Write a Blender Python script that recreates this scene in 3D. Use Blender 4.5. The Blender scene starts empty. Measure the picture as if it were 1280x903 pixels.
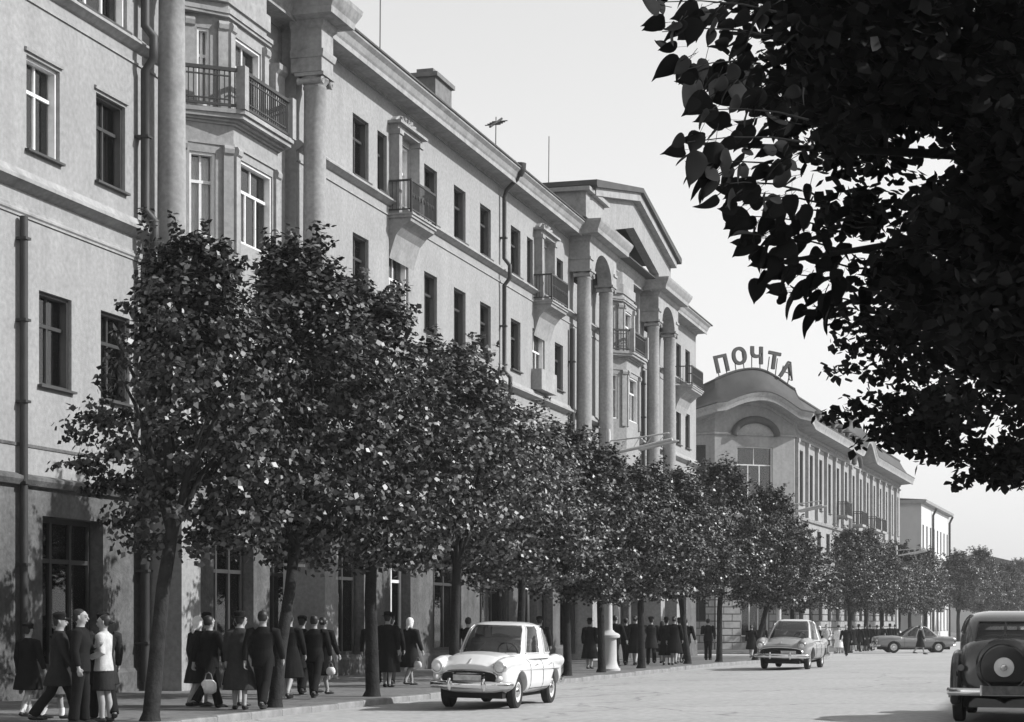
import bpy, bmesh, math, random
import numpy as np
from mathutils import Matrix, Vector
R = math.radians
rnd = random.Random(7)
SC = bpy.context.scene
COL = SC.collection

# ------------------------------------------------------------------ camera
cam_d = bpy.data.cameras.new('camera')
cam = bpy.data.objects.new('camera', cam_d); COL.objects.link(cam)
cam_d.sensor_width = 36.0
cam_d.lens = 2400.0 / 1280 * 36
cam_d.shift_y = (776.5 - 451.5) / 1280
cam_d.clip_start = 0.1; cam_d.clip_end = 6000
cam.location = (0, 0, 1.5)
cam.rotation_euler = (R(90), 0, R(16.15))
SC.camera = cam

# ------------------------------------------------------------------ sky and sun (black-and-white daylight)
SUN_AZ = R(14)        # measured from +X towards +Y
SUN_EL = R(34)
w = bpy.data.worlds.new('World'); SC.world = w; w.use_nodes = True
nt = w.node_tree; nt.nodes.clear()
sky = nt.nodes.new('ShaderNodeTexSky'); sky.sky_type = 'NISHITA'; sky.sun_disc = False
sky.sun_elevation = SUN_EL; sky.sun_rotation = R(90) - SUN_AZ
sky.air_density = 2.0; sky.dust_density = 0.15; sky.ozone_density = 1.0
bw = nt.nodes.new('ShaderNodeVectorMath'); bw.operation = 'DOT_PRODUCT'      # blue-sensitive black-and-white film
bw.inputs[1].default_value = (.15, .35, .50)
bg = nt.nodes.new('ShaderNodeBackground'); bg.inputs['Strength'].default_value = 0.135
wo = nt.nodes.new('ShaderNodeOutputWorld')
nt.links.new(sky.outputs[0], bw.inputs[0]); nt.links.new(bw.outputs['Value'], bg.inputs['Color'])
nt.links.new(bg.outputs[0], wo.inputs['Surface'])
sd = bpy.data.lights.new('sun', 'SUN'); sd.energy = 4.1; sd.angle = R(0.6); sd.color = (1, 1, 1)
sun = bpy.data.objects.new('sun', sd); COL.objects.link(sun)
sdir = Vector((math.cos(SUN_EL) * math.cos(SUN_AZ), math.cos(SUN_EL) * math.sin(SUN_AZ), math.sin(SUN_EL)))
sun.rotation_euler = sdir.to_track_quat('Z', 'Y').to_euler()
vs = SC.view_settings
vs.view_transform = 'Standard'; vs.look = 'None'; vs.exposure = 0.52; vs.gamma = 1.0
try: vs.use_curve_mapping = False
except Exception: pass

# ------------------------------------------------------------------ materials
MATS = {}
def mat(name, val, rough=0.8, var=0.12, scale=1.5, bump=0.0, bscale=40.0, metal=0.0, spec=0.4, streak=0.0, coat=0.0, grain=0.0, gscale=30.0, stain=0.0, sscale=.5):
    if name in MATS: return MATS[name]
    m = bpy.data.materials.new(name); m.use_nodes = True
    n = m.node_tree; b = n.nodes['Principled BSDF']
    b.inputs['Roughness'].default_value = rough; b.inputs['Metallic'].default_value = metal
    b.inputs['Specular IOR Level'].default_value = spec
    if coat: b.inputs['Coat Weight'].default_value = coat; b.inputs['Coat Roughness'].default_value = 0.08
    tc = n.nodes.new('ShaderNodeTexCoord')
    if var > 0:
        t1 = n.nodes.new('ShaderNodeTexNoise'); t1.inputs['Scale'].default_value = scale; t1.inputs['Detail'].default_value = 9; t1.inputs['Roughness'].default_value = 0.65
        n.links.new(tc.outputs['Object'], t1.inputs['Vector'])
        mr = n.nodes.new('ShaderNodeMapRange')
        mr.inputs['From Min'].default_value = 0.28; mr.inputs['From Max'].default_value = 0.72
        mr.inputs['To Min'].default_value = val * (1 - var); mr.inputs['To Max'].default_value = val * (1 + var)
        n.links.new(t1.outputs['Fac'], mr.inputs['Value'])
        out = mr.outputs[0]
        if streak > 0:                                     # rain streaks running down a wall
            mp = n.nodes.new('ShaderNodeMapping'); mp.inputs['Scale'].default_value = (2.2, 2.2, 0.12)
            n.links.new(tc.outputs['Object'], mp.inputs['Vector'])
            t2 = n.nodes.new('ShaderNodeTexNoise'); t2.inputs['Scale'].default_value = 1.0; t2.inputs['Detail'].default_value = 6
            n.links.new(mp.outputs[0], t2.inputs['Vector'])
            m2 = n.nodes.new('ShaderNodeMapRange'); m2.inputs['From Min'].default_value = 0.35; m2.inputs['From Max'].default_value = 0.65
            m2.inputs['To Min'].default_value = 1 - streak; m2.inputs['To Max'].default_value = 1 + streak * 0.4
            n.links.new(t2.outputs['Fac'], m2.inputs['Value'])
            mu = n.nodes.new('ShaderNodeMath'); mu.operation = 'MULTIPLY'
            n.links.new(out, mu.inputs[0]); n.links.new(m2.outputs[0], mu.inputs[1]); out = mu.outputs[0]
        if grain > 0:
            t4 = n.nodes.new('ShaderNodeTexNoise'); t4.inputs['Scale'].default_value = gscale; t4.inputs['Detail'].default_value = 3
            n.links.new(tc.outputs['Object'], t4.inputs['Vector'])
            m4 = n.nodes.new('ShaderNodeMapRange'); m4.inputs['From Min'].default_value = .3; m4.inputs['From Max'].default_value = .7
            m4.inputs['To Min'].default_value = 1 - grain; m4.inputs['To Max'].default_value = 1 + grain
            n.links.new(t4.outputs['Fac'], m4.inputs['Value'])
            mu = n.nodes.new('ShaderNodeMath'); mu.operation = 'MULTIPLY'; n.links.new(out, mu.inputs[0]); n.links.new(m4.outputs[0], mu.inputs[1]); out = mu.outputs[0]
        if stain > 0:                                      # darker weathered blotches with ragged edges
            t5 = n.nodes.new('ShaderNodeTexNoise'); t5.inputs['Scale'].default_value = sscale; t5.inputs['Detail'].default_value = 10; t5.inputs['Roughness'].default_value = .7
            n.links.new(tc.outputs['Object'], t5.inputs['Vector'])
            m5 = n.nodes.new('ShaderNodeMapRange'); m5.inputs['From Min'].default_value = .52; m5.inputs['From Max'].default_value = .68
            m5.inputs['To Min'].default_value = 1; m5.inputs['To Max'].default_value = 1 - stain
            n.links.new(t5.outputs['Fac'], m5.inputs['Value'])
            mu = n.nodes.new('ShaderNodeMath'); mu.operation = 'MULTIPLY'; n.links.new(out, mu.inputs[0]); n.links.new(m5.outputs[0], mu.inputs[1]); out = mu.outputs[0]
        n.links.new(out, b.inputs['Base Color'])
    else:
        b.inputs['Base Color'].default_value = (val, val, val, 1)
    if bump > 0:
        t3 = n.nodes.new('ShaderNodeTexNoise'); t3.inputs['Scale'].default_value = bscale; t3.inputs['Detail'].default_value = 5
        n.links.new(tc.outputs['Object'], t3.inputs['Vector'])
        bp = n.nodes.new('ShaderNodeBump'); bp.inputs['Strength'].default_value = bump; bp.inputs['Distance'].default_value = 0.02
        n.links.new(t3.outputs['Fac'], bp.inputs['Height']); n.links.new(bp.outputs[0], b.inputs['Normal'])
    MATS[name] = m
    return m
def glass_mat(name='window_glass', through=0.9):
    if name in MATS: return MATS[name]
    m = bpy.data.materials.new(name); m.use_nodes = True; n = m.node_tree; n.nodes.clear()
    o = n.nodes.new('ShaderNodeOutputMaterial'); mx = n.nodes.new('ShaderNodeMixShader')
    tr = n.nodes.new('ShaderNodeBsdfTransparent'); tr.inputs[0].default_value = (through,) * 3 + (1,)
    gl = n.nodes.new('ShaderNodeBsdfGlossy'); gl.inputs['Roughness'].default_value = 0.02; gl.inputs[0].default_value = (.95, .95, .95, 1)
    fr = n.nodes.new('ShaderNodeFresnel'); fr.inputs[0].default_value = 1.5
    n.links.new(fr.outputs[0], mx.inputs[0]); n.links.new(tr.outputs[0], mx.inputs[1]); n.links.new(gl.outputs[0], mx.inputs[2])
    n.links.new(mx.outputs[0], o.inputs[0]); MATS[name] = m
    return m
PLASTER = mat('facade_plaster', .28, .9, .12, .9, .3, 30, spec=.1, streak=.07, grain=.13, gscale=9, stain=.16, sscale=.45)
PLASTER2 = mat('post_plaster', .28, .9, .12, .7, .25, 25, spec=.15, streak=.10, grain=.1, gscale=5, stain=.18, sscale=.4)
TRIM = mat('cornice_plaster', .30, .85, .14, 1.6, .15, 30, spec=.15, streak=.12, grain=.12, gscale=9, stain=.3, sscale=1.1)
BASE = mat('darkened_plaster', .115, .92, .3, 1.2, .5, 20, spec=.08, streak=.2, grain=.2, gscale=10, stain=.3, sscale=.7)  # ground-floor tone darkened to hold tree shade along with dirt
STONE = mat('column_plaster', .285, .85, .12, 1.2, .2, 40, spec=.15, streak=.08, grain=.14, gscale=10, stain=.15, sscale=.8)
ROOF = mat('roof_metal', .055, .65, .3, 1.0, .1, 10, spec=.25)
PIPE = mat('downpipe_paint', .03, .6, .3, 3)
FRAME = mat('window_paint', .035, .6, .3, 4)
FRAMEW = mat('white_paint', .62, .5, .15, 4)
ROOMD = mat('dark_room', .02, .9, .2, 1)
CURT = mat('curtain_cloth', .72, .9, .12, 6, .5, 8)
IRON = mat('black_iron', .03, .5, .3, 6)
GLASS = glass_mat()
CARGL = glass_mat('car_glass', .8)
ASPH = mat('asphalt_pale', .385, .9, .08, .25, .8, 90, spec=.2, grain=.16, gscale=7, stain=.12, sscale=.16)
PAVE = mat('pavement_asphalt', .165, .92, .2, .6, .6, 50, spec=.15, grain=.22, gscale=6, stain=.35, sscale=.5)
def cracks(m, sc, th, lo):
    n = m.node_tree; b = n.nodes['Principled BSDF']; old = b.inputs['Base Color'].links[0].from_socket
    tc = n.nodes.new('ShaderNodeTexCoord'); nz = n.nodes.new('ShaderNodeTexNoise'); nz.inputs['Scale'].default_value = .5; nz.inputs['Detail'].default_value = 8
    mx = n.nodes.new('ShaderNodeVectorMath'); mx.operation = 'MULTIPLY_ADD'; mx.inputs[1].default_value = (3, 3, 0)
    n.links.new(tc.outputs['Object'], nz.inputs['Vector']); n.links.new(nz.outputs['Color'], mx.inputs[0]); n.links.new(tc.outputs['Object'], mx.inputs[2])
    vo = n.nodes.new('ShaderNodeTexVoronoi'); vo.feature = 'DISTANCE_TO_EDGE'; vo.inputs['Scale'].default_value = sc; n.links.new(mx.outputs[0], vo.inputs['Vector'])
    mr = n.nodes.new('ShaderNodeMapRange'); mr.inputs['From Max'].default_value = th; mr.inputs['To Min'].default_value = lo; n.links.new(vo.outputs['Distance'], mr.inputs['Value'])
    mu = n.nodes.new('ShaderNodeMath'); mu.operation = 'MULTIPLY'; n.links.new(old, mu.inputs[0]); n.links.new(mr.outputs[0], mu.inputs[1]); n.links.new(mu.outputs[0], b.inputs['Base Color'])
cracks(ASPH, .16, .010, .62); cracks(PAVE, .3, .012, .5)
KERB = mat('kerb_stone', .22, .9, .3, 2.2, .6, 18, spec=.15)
GRD = mat('ground_soil', .16, .95, .2, .2)
BARK = mat('bark', .03, .95, .45, 5, .9, 22, spec=.1)
LEAF = mat('leaf_green', .034, .42, .4, 1.3, spec=.5)
def leafy(m, lo, hi):
    n = m.node_tree; b = n.nodes['Principled BSDF']; old = b.inputs['Base Color'].links[0].from_socket
    ge = n.nodes.new('ShaderNodeNewGeometry'); mr = n.nodes.new('ShaderNodeMapRange'); mr.inputs['To Min'].default_value = lo; mr.inputs['To Max'].default_value = hi
    pw = n.nodes.new('ShaderNodeMath'); pw.operation = 'POWER'; pw.inputs[1].default_value = 3.0
    n.links.new(ge.outputs['Random Per Island'], pw.inputs[0]); n.links.new(pw.outputs[0], mr.inputs['Value'])
    mu = n.nodes.new('ShaderNodeMath'); mu.operation = 'MULTIPLY'; n.links.new(old, mu.inputs[0]); n.links.new(mr.outputs[0], mu.inputs[1]); n.links.new(mu.outputs[0], b.inputs['Base Color'])
leafy(LEAF, .3, 5.0)
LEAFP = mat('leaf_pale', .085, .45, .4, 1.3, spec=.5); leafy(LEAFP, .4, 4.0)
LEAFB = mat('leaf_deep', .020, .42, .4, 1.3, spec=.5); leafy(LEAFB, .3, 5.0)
LEAFD = mat('leaf_dark', .014, .7, .4, 1.5, spec=.06)
WOODD = mat('dark_wood', .035, .6, .3, 3)
CONC = mat('lamp_concrete', .46, .8, .12, 3, .2, 30)

# ------------------------------------------------------------------ mesh helpers
class MB:
    def __init__(s, M=None): s.v = []; s.f = []; s.M = M
    def add(s, vs, fs):
        o = len(s.v)
        if s.M is not None: vs = [tuple(s.M @ Vector(p)) for p in vs]
        s.v += [tuple(p) for p in vs]; s.f += [tuple(i + o for i in f) for f in fs]
    def quad(s, a, b, c, d): s.add([a, b, c, d], [(0, 1, 2, 3)])
    def box(s, x0, x1, y0, y1, z0, z1):
        s.add([(x0, y0, z0), (x1, y0, z0), (x1, y1, z0), (x0, y1, z0), (x0, y0, z1), (x1, y0, z1), (x1, y1, z1), (x0, y1, z1)],
              [(0, 3, 2, 1), (4, 5, 6, 7), (0, 1, 5, 4), (1, 2, 6, 5), (2, 3, 7, 6), (3, 0, 4, 7)])
    def prof(s, pr, t0, t1):                      # profile of (outward d, z) run along x from t0 to t1
        n = len(pr)
        s.add([(t0, -d, z) for d, z in pr] + [(t1, -d, z) for d, z in pr],
              [(i, (i + 1) % n, (i + 1) % n + n, i + n) for i in range(n)] + [tuple(range(n)), tuple(range(2 * n - 1, n - 1, -1))])
    def poly(s, pts, y0, y1):                     # polygon in (x, z) given thickness in y
        n = len(pts)
        s.add([(x, y0, z) for x, z in pts] + [(x, y1, z) for x, z in pts],
              [(i, (i + 1) % n, (i + 1) % n + n, i + n) for i in range(n)] + [tuple(range(n)), tuple(range(2 * n - 1, n - 1, -1))])
    def plan(s, pts, z0, z1):                     # polygon in (x, y) given height
        n = len(pts)
        s.add([(x, y, z0) for x, y in pts] + [(x, y, z1) for x, y in pts],
              [(i, (i + 1) % n, (i + 1) % n + n, i + n) for i in range(n)] + [tuple(range(n)), tuple(range(2 * n - 1, n - 1, -1))])
    def lathe(s, pr, cx=0, cy=0, n=20, cap=True):  # (r, z)
        vs = []; fs = []
        for r, z in pr:
            for k in range(n): a = 2 * math.pi * k / n; vs.append((cx + r * math.cos(a), cy + r * math.sin(a), z))
        for i in range(len(pr) - 1):
            for k in range(n): fs.append((i * n + k, i * n + (k + 1) % n, (i + 1) * n + (k + 1) % n, (i + 1) * n + k))
        if cap: fs.append(tuple(range(n))); fs.append(tuple(range(len(pr) * n - 1, (len(pr) - 1) * n - 1, -1)))
        s.add(vs, fs)
    def tube(s, path, rad, n=8):                  # rad: number, list of numbers or of (rx, ry)
        P = [Vector(p) for p in path]; m = len(P); vs = []; fs = []
        if not isinstance(rad, (list, tuple)): rad = [rad] * m
        T0 = (P[1] - P[0]).normalized()
        up = Vector((0, 1, 0)) if abs(T0.y) < .8 else Vector((1, 0, 0))
        a = up.cross(T0).normalized()
        for i in range(m):
            T = (P[min(i + 1, m - 1)] - P[max(i - 1, 0)])
            T = T.normalized() if T.length > 1e-9 else T0
            a = (a - T * a.dot(T)).normalized(); b = T.cross(a)
            r = rad[i]; rx, ry = r if isinstance(r, (list, tuple)) else (r, r)
            for k in range(n):
                q = 2 * math.pi * k / n
                vs.append(P[i] + a * (math.cos(q) * rx) + b * (math.sin(q) * ry))
        for i in range(m - 1):
            for k in range(n): fs.append((i * n + k, i * n + (k + 1) % n, (i + 1) * n + (k + 1) % n, (i + 1) * n + k))
        fs.append(tuple(reversed(range(n)))); fs.append(tuple(range((m - 1) * n, m * n)))
        s.add(vs, fs)
    def wall(s, t0, t1, z0, z1, holes, d=0.0, depth=.28):   # front skin with reveals round its openings
        hs = [h for h in holes if h[0] < t1 and h[1] > t0]
        X = sorted({t0, t1, *[h[0] for h in hs], *[h[1] for h in hs]}); Zs = sorted({z0, z1, *[h[2] for h in hs], *[h[3] for h in hs]})
        X = [x for x in X if t0 <= x <= t1]; Zs = [z for z in Zs if z0 <= z <= z1]
        for i in range(len(X) - 1):
            for j in range(len(Zs) - 1):
                xm = (X[i] + X[i + 1]) / 2; zm = (Zs[j] + Zs[j + 1]) / 2
                if any(h[0] < xm < h[1] and h[2] < zm < h[3] for h in hs): continue
                s.quad((X[i], -d, Zs[j]), (X[i + 1], -d, Zs[j]), (X[i + 1], -d, Zs[j + 1]), (X[i], -d, Zs[j + 1]))
        for a, b, c, e in hs:
            y0, y1 = -d, -d + depth
            s.quad((a, y0, c), (a, y1, c), (a, y1, e), (a, y0, e)); s.quad((b, y0, c), (b, y0, e), (b, y1, e), (b, y1, c))
            s.quad((a, y0, e), (a, y1, e), (b, y1, e), (b, y0, e)); s.quad((a, y0, c), (b, y0, c), (b, y1, c), (a, y1, c))
    def mesh(s, name, m, smooth=None, recalc=True):
        me = bpy.data.meshes.new(name); me.from_pydata(s.v, [], s.f)
        if recalc:
            bm = bmesh.new(); bm.from_mesh(me); bmesh.ops.recalc_face_normals(bm, faces=bm.faces); bm.to_mesh(me); bm.free()
        me.materials.append(m)
        if smooth is not None:
            me.polygons.foreach_set('use_smooth', [True] * len(me.polygons))
            if smooth < 180: me.set_sharp_from_angle(angle=R(smooth))
        me.update()
        return me
    def build(s, name, m, parent=None, smooth=None, loc=None, rz=0, recalc=True):
        return link(name, s.mesh(name, m, smooth, recalc), parent, loc, rz)
def link(name, me, parent=None, loc=None, rz=0):
    o = bpy.data.objects.new(name, me); COL.objects.link(o)
    if parent: o.parent = parent
    if loc: o.location = loc
    if rz: o.rotation_euler = (0, 0, rz)
    return o
def tag(o, label=None, cat=None, group=None, kind=None):
    if label: o['label'] = label
    if cat: o['category'] = cat
    if group: o['group'] = group
    if kind: o['kind'] = kind
    return o
def thing(name, label, cat, loc=(0, 0, 0), rz=0, group=None):
    o = bpy.data.objects.new(name, None); COL.objects.link(o); o.empty_display_size = .3
    o.location = loc; o.rotation_euler = (0, 0, rz)
    return tag(o, label, cat, group)
def dup(root, loc, rz, label, group=None, scale=None):
    def cp(o, par):
        c = o.copy(); COL.objects.link(c)
        if par: c.parent = par
        for ch in o.children: cp(ch, c)
        return c
    r = cp(root, None); r.location = loc; r.rotation_euler = (0, 0, rz)
    if scale: r.scale = (scale,) * 3
    r['label'] = label
    if group: r['group'] = group
    return r
def fuse(mb, name, m, voxel, smooth_it=2):        # several closed shapes grown into one continuous surface
    me = mb.mesh('tmp', m); o = bpy.data.objects.new('tmp', me); COL.objects.link(o)
    md = o.modifiers.new('r', 'REMESH'); md.mode = 'VOXEL'; md.voxel_size = voxel
    if smooth_it:
        sm = o.modifiers.new('s', 'SMOOTH'); sm.iterations = smooth_it; sm.factor = .5
    dg = bpy.context.evaluated_depsgraph_get(); dg.update()
    out = bpy.data.meshes.new_from_object(o.evaluated_get(dg)); out.name = name
    bpy.data.objects.remove(o); bpy.data.meshes.remove(me)
    out.materials.clear(); out.materials.append(m)
    out.polygons.foreach_set('use_smooth', [True] * len(out.polygons))
    return out

# ------------------------------------------------------------------ ground, road, pavements
def sstep(x): x = min(1, max(0, x)); return x * x * (3 - 2 * x)
def gz(Y): return -.35 * sstep((Y - 62) / 43)
def kx(Y): return -12.75 + .022 * (Y - 32) if Y < 60 else -12.13 + .013 * (Y - 60)
def rz_(X, Y): return gz(Y) - .11 * sstep((-X - 3.5) / 9.0) if X < -3.5 else gz(Y) - .03 * sstep((X + 1.5) / 1.5)
def struct(o, name=None): o['kind'] = 'structure'; return o
g = MB(); S = 1500
g.quad((-S, -S, -1.2), (S, -S, -1.2), (S, S, -1.2), (-S, S, -1.2)); struct(g.build('ground', GRD))
def sheet(xs, ys, fz):
    m = MB(); nx = len(xs)
    m.v = [(x, y, fz(x, y)) for y in ys for x in xs]
    m.f = [(j * nx + i, j * nx + i + 1, (j + 1) * nx + i + 1, (j + 1) * nx + i) for j in range(len(ys) - 1) for i in range(nx - 1)]
    return m
xs = [-90, -60, -30] + [-20 + .5 * i for i in range(41)] + [4, 10, 30, 60]
ys = [-40 + 5 * i for i in range(90)]
struct(sheet(xs, ys, rz_).build('road', ASPH, smooth=180, recalc=False))
def pavement(name, edge, far, dz=.0):             # edge: list of kerb points (x, y) from near to far, far: x of the other side
    m = MB(); n = len(edge)
    top = [(x, y, gz(y) + dz) for x, y in edge]; bk = [(far, y, gz(y) + dz) for x, y in edge]
    lo = [(x, y, gz(y) - .6) for x, y in edge]
    m.v = top + bk + lo
    m.f = [(i, i + 1, n + i + 1, n + i) for i in range(n - 1)] + [(i, 2 * n + i, 2 * n + i + 1, i + 1) for i in range(n - 1)]
    return struct(m.build(name, PAVE))
e1 = [(kx(y) - .14, y) for y in range(-20, 99, 2)] + [(kx(98) - .5, 99.5), (kx(98) - 1.4, 101), (kx(98) - 2.8, 102)]
pavement('pavement', e1, -30)
m = MB(); m.plan([(-60, 96.0), (-14.2, 96.0), (-14.2, 102), (-60, 102)], -1.0, gz(102) - .004); struct(m.build('pavement', PAVE))
def k2(y): return -13.6 + .041 * (y - 113)
e2 = [(-17.5, 113.0), (-15.0, 113.6), (-14.0, 114.8)] + [(k2(y) - .14, y) for y in range(116, 420, 6)]
pavement('pavement', e2, -40)
e3 = [(.14, y) for y in range(-20, 400, 6)]
m = MB(); n = len(e3)
m.v = [(x, y, gz(y) + .1) for x, y in e3] + [(14, y, gz(y) + .1) for x, y in e3] + [(x, y, gz(y) - .5) for x, y in e3]
m.f = [(i, i + 1, n + i + 1, n + i) for i in range(n - 1)] + [(i, 2 * n + i, 2 * n + i + 1, i + 1) for i in range(n - 1)]
struct(m.build('pavement', PAVE))
def kerb(pts, top, L):                            # one stone after another, each its own object
    root = bpy.data.objects.new('kerb', None); COL.objects.link(root); root['kind'] = 'structure'
    root.location = (pts[0][0], pts[0][1], 0)
    ms = []
    for k in range(4):
        s = MB(); j = rnd.uniform(-.012, .012)
        s.box(.006, L - .006, -.15 + j, .0 + j, -.4, .0)
        me = s.mesh('kerb_stone', KERB); bm = bmesh.new(); bm.from_mesh(me)
        bmesh.ops.bevel(bm, geom=bm.edges[:], offset=.018, segments=1, affect='EDGES'); bm.to_mesh(me); bm.free(); ms.append(me)
    for i in range(len(pts) - 1):
        a, b = Vector(pts[i]), Vector(pts[i + 1]); D = (b - a).length; c = int(D / L + .5)
        ang = math.atan2(b.y - a.y, b.x - a.x)
        for q in range(max(1, c)):
            p = a + (b - a) * (q / max(1, c))
            o = link('kerb_stone', ms[rnd.randrange(4)], root, (p.x - pts[0][0], p.y - pts[0][1], gz(p.y) + top + rnd.uniform(-.012, .012)), ang + rnd.uniform(-.008, .008))
            o.scale.x = D / max(1, c) / L
kerb([(kx(y) - .14, y) for y in (24, 40, 60, 80, 98)] + [(kx(98) - .5, 99.5), (kx(98) - 1.4, 101), (kx(98) - 2.8, 102)], .006, 1.2)
kerb([(-24, 113), (-17.5, 113.0), (-15.0, 113.6), (-14.0, 114.8), (k2(116) - .14, 116), (k2(150) - .14, 150), (k2(190) - .14, 190)], .006, 2.0)
kerb([(.14, 300), (.14, 150), (.14, 60), (.14, 28)], .105, 3.0)

# ------------------------------------------------------------------ windows
WM = {}
def window(parent, t, w, z0, z1, d, M=None, curtain=0, white=False, door=False, seed=0):
    """frame part with panes, transom, room behind; t is the left edge in the parent's wall line"""
    h = z1 - z0; key = (round(w, 2), round(h, 2), white, curtain, door)
    if key not in WM:
        f = MB(); b = .06; zt = h * .66; n = 3 if w > 1.6 else 2
        f.box(0, w, -.12, .07, 0, b); f.box(0, w, -.12, .07, h - b, h); f.box(0, b, -.12, .07, b, h - b); f.box(w - b, w, -.12, .07, b, h - b)
        f.box(b, w - b, -.01, .06, zt - .035, zt + .035)
        cw = (w - 2 * b) / n
        for k in range(1, n): f.box(b + cw * k - .03, b + cw * k + .03, -.005, .062, b, zt - .035)
        f.box(w * .5 - .025, w * .5 + .025, -.004, .061, zt + .035, h - b)
        ps = []
        for k in range(n): ps.append((b + cw * k + (.03 if k else 0), b + cw * (k + 1) - (.03 if k < n - 1 else 0), b, zt - .035))
        ps += [(b, w * .5 - .025, zt + .035, h - b), (w * .5 + .025, w - b, zt + .035, h - b)]
        pm = []
        for a0, a1, c0, c1 in ps:
            q = MB(); q.box(a0, a1, .03, .036, c0, c1); pm.append(q.mesh('pane', GLASS))
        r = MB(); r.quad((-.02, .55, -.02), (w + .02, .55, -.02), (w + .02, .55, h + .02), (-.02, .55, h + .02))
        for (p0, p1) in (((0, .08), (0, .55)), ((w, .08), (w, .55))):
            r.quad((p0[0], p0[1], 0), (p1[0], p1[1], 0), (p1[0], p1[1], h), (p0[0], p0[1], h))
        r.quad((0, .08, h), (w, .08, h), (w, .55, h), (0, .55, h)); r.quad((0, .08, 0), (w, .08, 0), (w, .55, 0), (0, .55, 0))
        cu = None
        if curtain:
            c = MB(); nn = 24
            sp = {1: [(0.02, w - .02, .02, h * .97)], 2: [(.03, w * .36, .02, h * .97), (w * .66, w - .03, .02, h * .97)], 3: [(.03, w - .03, .03, h * .55)], 4: [(.03, w * .5, .03, h * .95)]}[curtain]
            for x0, x1, c0, c1 in sp:
                vs = []; 
                for i in range(nn + 1):
                    x = x0 + (x1 - x0) * i / nn; y = .14 + .02 * math.sin(i * 1.9) + .008 * math.sin(i * .7); vs += [(x, y, c0), (x, y, c1)]
                c.add(vs, [(2 * i, 2 * i + 2, 2 * i + 3, 2 * i + 1) for i in range(nn)])
            cu = c.mesh('curtain', CURT, 180)
        s = MB(); s.box(-.06, w + .06, -.30, 0, -.05, -.004)
        WM[key] = (f.mesh('window', FRAMEW if white else FRAME), pm, r.mesh('window_recess', ROOMD), cu, s.mesh('sill', ROOF))
    fm, pm, rm, cu, sl = WM[key]
    o = link('window', fm, parent)
    if M is not None: o.matrix_local = M @ Matrix.Translation((t, -d, z0))
    else: o.location = (t, -d, z0)
    for p in pm: link('pane', p, o)
    link('window_recess', rm, o)
    if cu: link('curtain', cu, o)
    if not door: link('sill', sl, o)
    return o

# ------------------------------------------------------------------ the long apartment building
B = thing('apartment_building', 'long pale four storey apartment building with columns, balconies and heavy cornice along the left pavement', 'building', (-19.2, 0, 0), R(90))
F2, F3, F4 = (6.1, 7.93), (10.57, 12.38), (14.0, 15.72)
W = 1.27
wins = []          # (t0, width, z0, z1, curtain)
for t in (23.4, 26.5, 29.6): wins += [(t, W, *F3, 0), (t, W, *F2, 0), (t, W, *F4, 0)]
wins += [(32.8, W, *F3, 4), (35.55, W, *F3, 3), (33.27, W, *F2, 3), (35.75, W, *F2, 0), (34.7, 2.2, *F4, 4)]
for t in (50.3, 56.5, 59.5, 62.4, 66.15, 72.3):
    wins += [(t, W, *F4, rnd.choice([0, 2, 0, 3])), (t, W, *F3, rnd.choice([0, 2, 3, 1])), (t, W, *F2, 0)]
for t in (53.27, 69.05): wins += [(t, 1.75, 10.2, 12.45, 2), (t, 1.75, 5.8, 7.95, 0)]
for tc in (54.4, 70.4):       # balcony door with a side light either hand, fourth floor
    wins += [(tc - .76, 1.52, 13.6, 15.8, 2), (tc - 2.1, .8, *F4, 0), (tc + 1.12, .8, *F4, 0)]
wins = [x for x in wins if not (x[0] in (56.5,) and False)]
wins += [(96.4, W, *F4, 0), (98.85, W, *F4, 0), (96.4, W, *F3, 0), (98.85, W, *F3, 2), (96.4, W, *F2, 0), (98.85, W, *F2, 0)]
for tc in (77.0, 90.3): wins += [(tc - .6, 1.2, 10.57, 12.38, 0), (tc - .6, 1.2, 6.1, 7.93, 0)]
# ground-floor shop openings between piers
shops = [(23.0, 24.9), (26.5, 28.6), (29.9, 31.7), (33.4, 35.85), (41.2, 43.5), (44.5, 47.2), (48.4, 51.2), (53.4, 55.2), (57.35, 60.3), (62.35, 65.9), (67.75, 69.7), (70.4, 72.0), (73.1, 74.9),
         (75.6, 77.6), (78.3, 80.2), (80.9, 82.7), (83.7, 85.3), (85.9, 87.2), (88.2, 89.9), (91.3, 93.9), (95.0, 97.0), (97.8, 99.1)]
shops = [(a, b, .55, 3.55) for a, b in shops]
holes = [(t, t + w_, a, b) for t, w_, a, b, c in wins]
for tc in (76.9, 90.3): holes.append((tc - 1.6, tc + 1.6, 15.2, 16.75))
segs = [(20, 38.5, 0), (38.5, 46.2, -.4), (46.2, 79.7, 0), (79.7, 87.5, -.4), (87.5, 101.85, 0)]
up = MB(); gr = MB()
for a, b, d in segs:
    up.wall(a, b, 4.2, 17.3, holes if d == 0 else [], d)
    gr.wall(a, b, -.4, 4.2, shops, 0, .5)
for (x, d) in ((38.5, 1), (46.2, 1), (79.7, 1), (87.5, 1)): up.quad((x, 0, 4.2), (x, .4, 4.2), (x, .4, 17.3), (x, 0, 17.3))
up.quad((101.85, 0, 4.2), (101.85, 14, 4.2), (101.85, 14, 17.3), (101.85, 0, 17.3)); gr.quad((101.85, 0, -.4), (101.85, 14, -.4), (101.85, 14, 4.2), (101.85, 0, 4.2))
up.quad((20, 0, 4.2), (20, 14, 4.2), (20, 14, 17.3), (20, 0, 17.3)); gr.quad((20, 0, -.4), (20, 14, -.4), (20, 14, 4.2), (20, 0, 4.2))
up.quad((20, 14, -.4), (101.85, 14, -.4), (101.85, 14, 17.3), (20, 14, 17.3))
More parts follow.
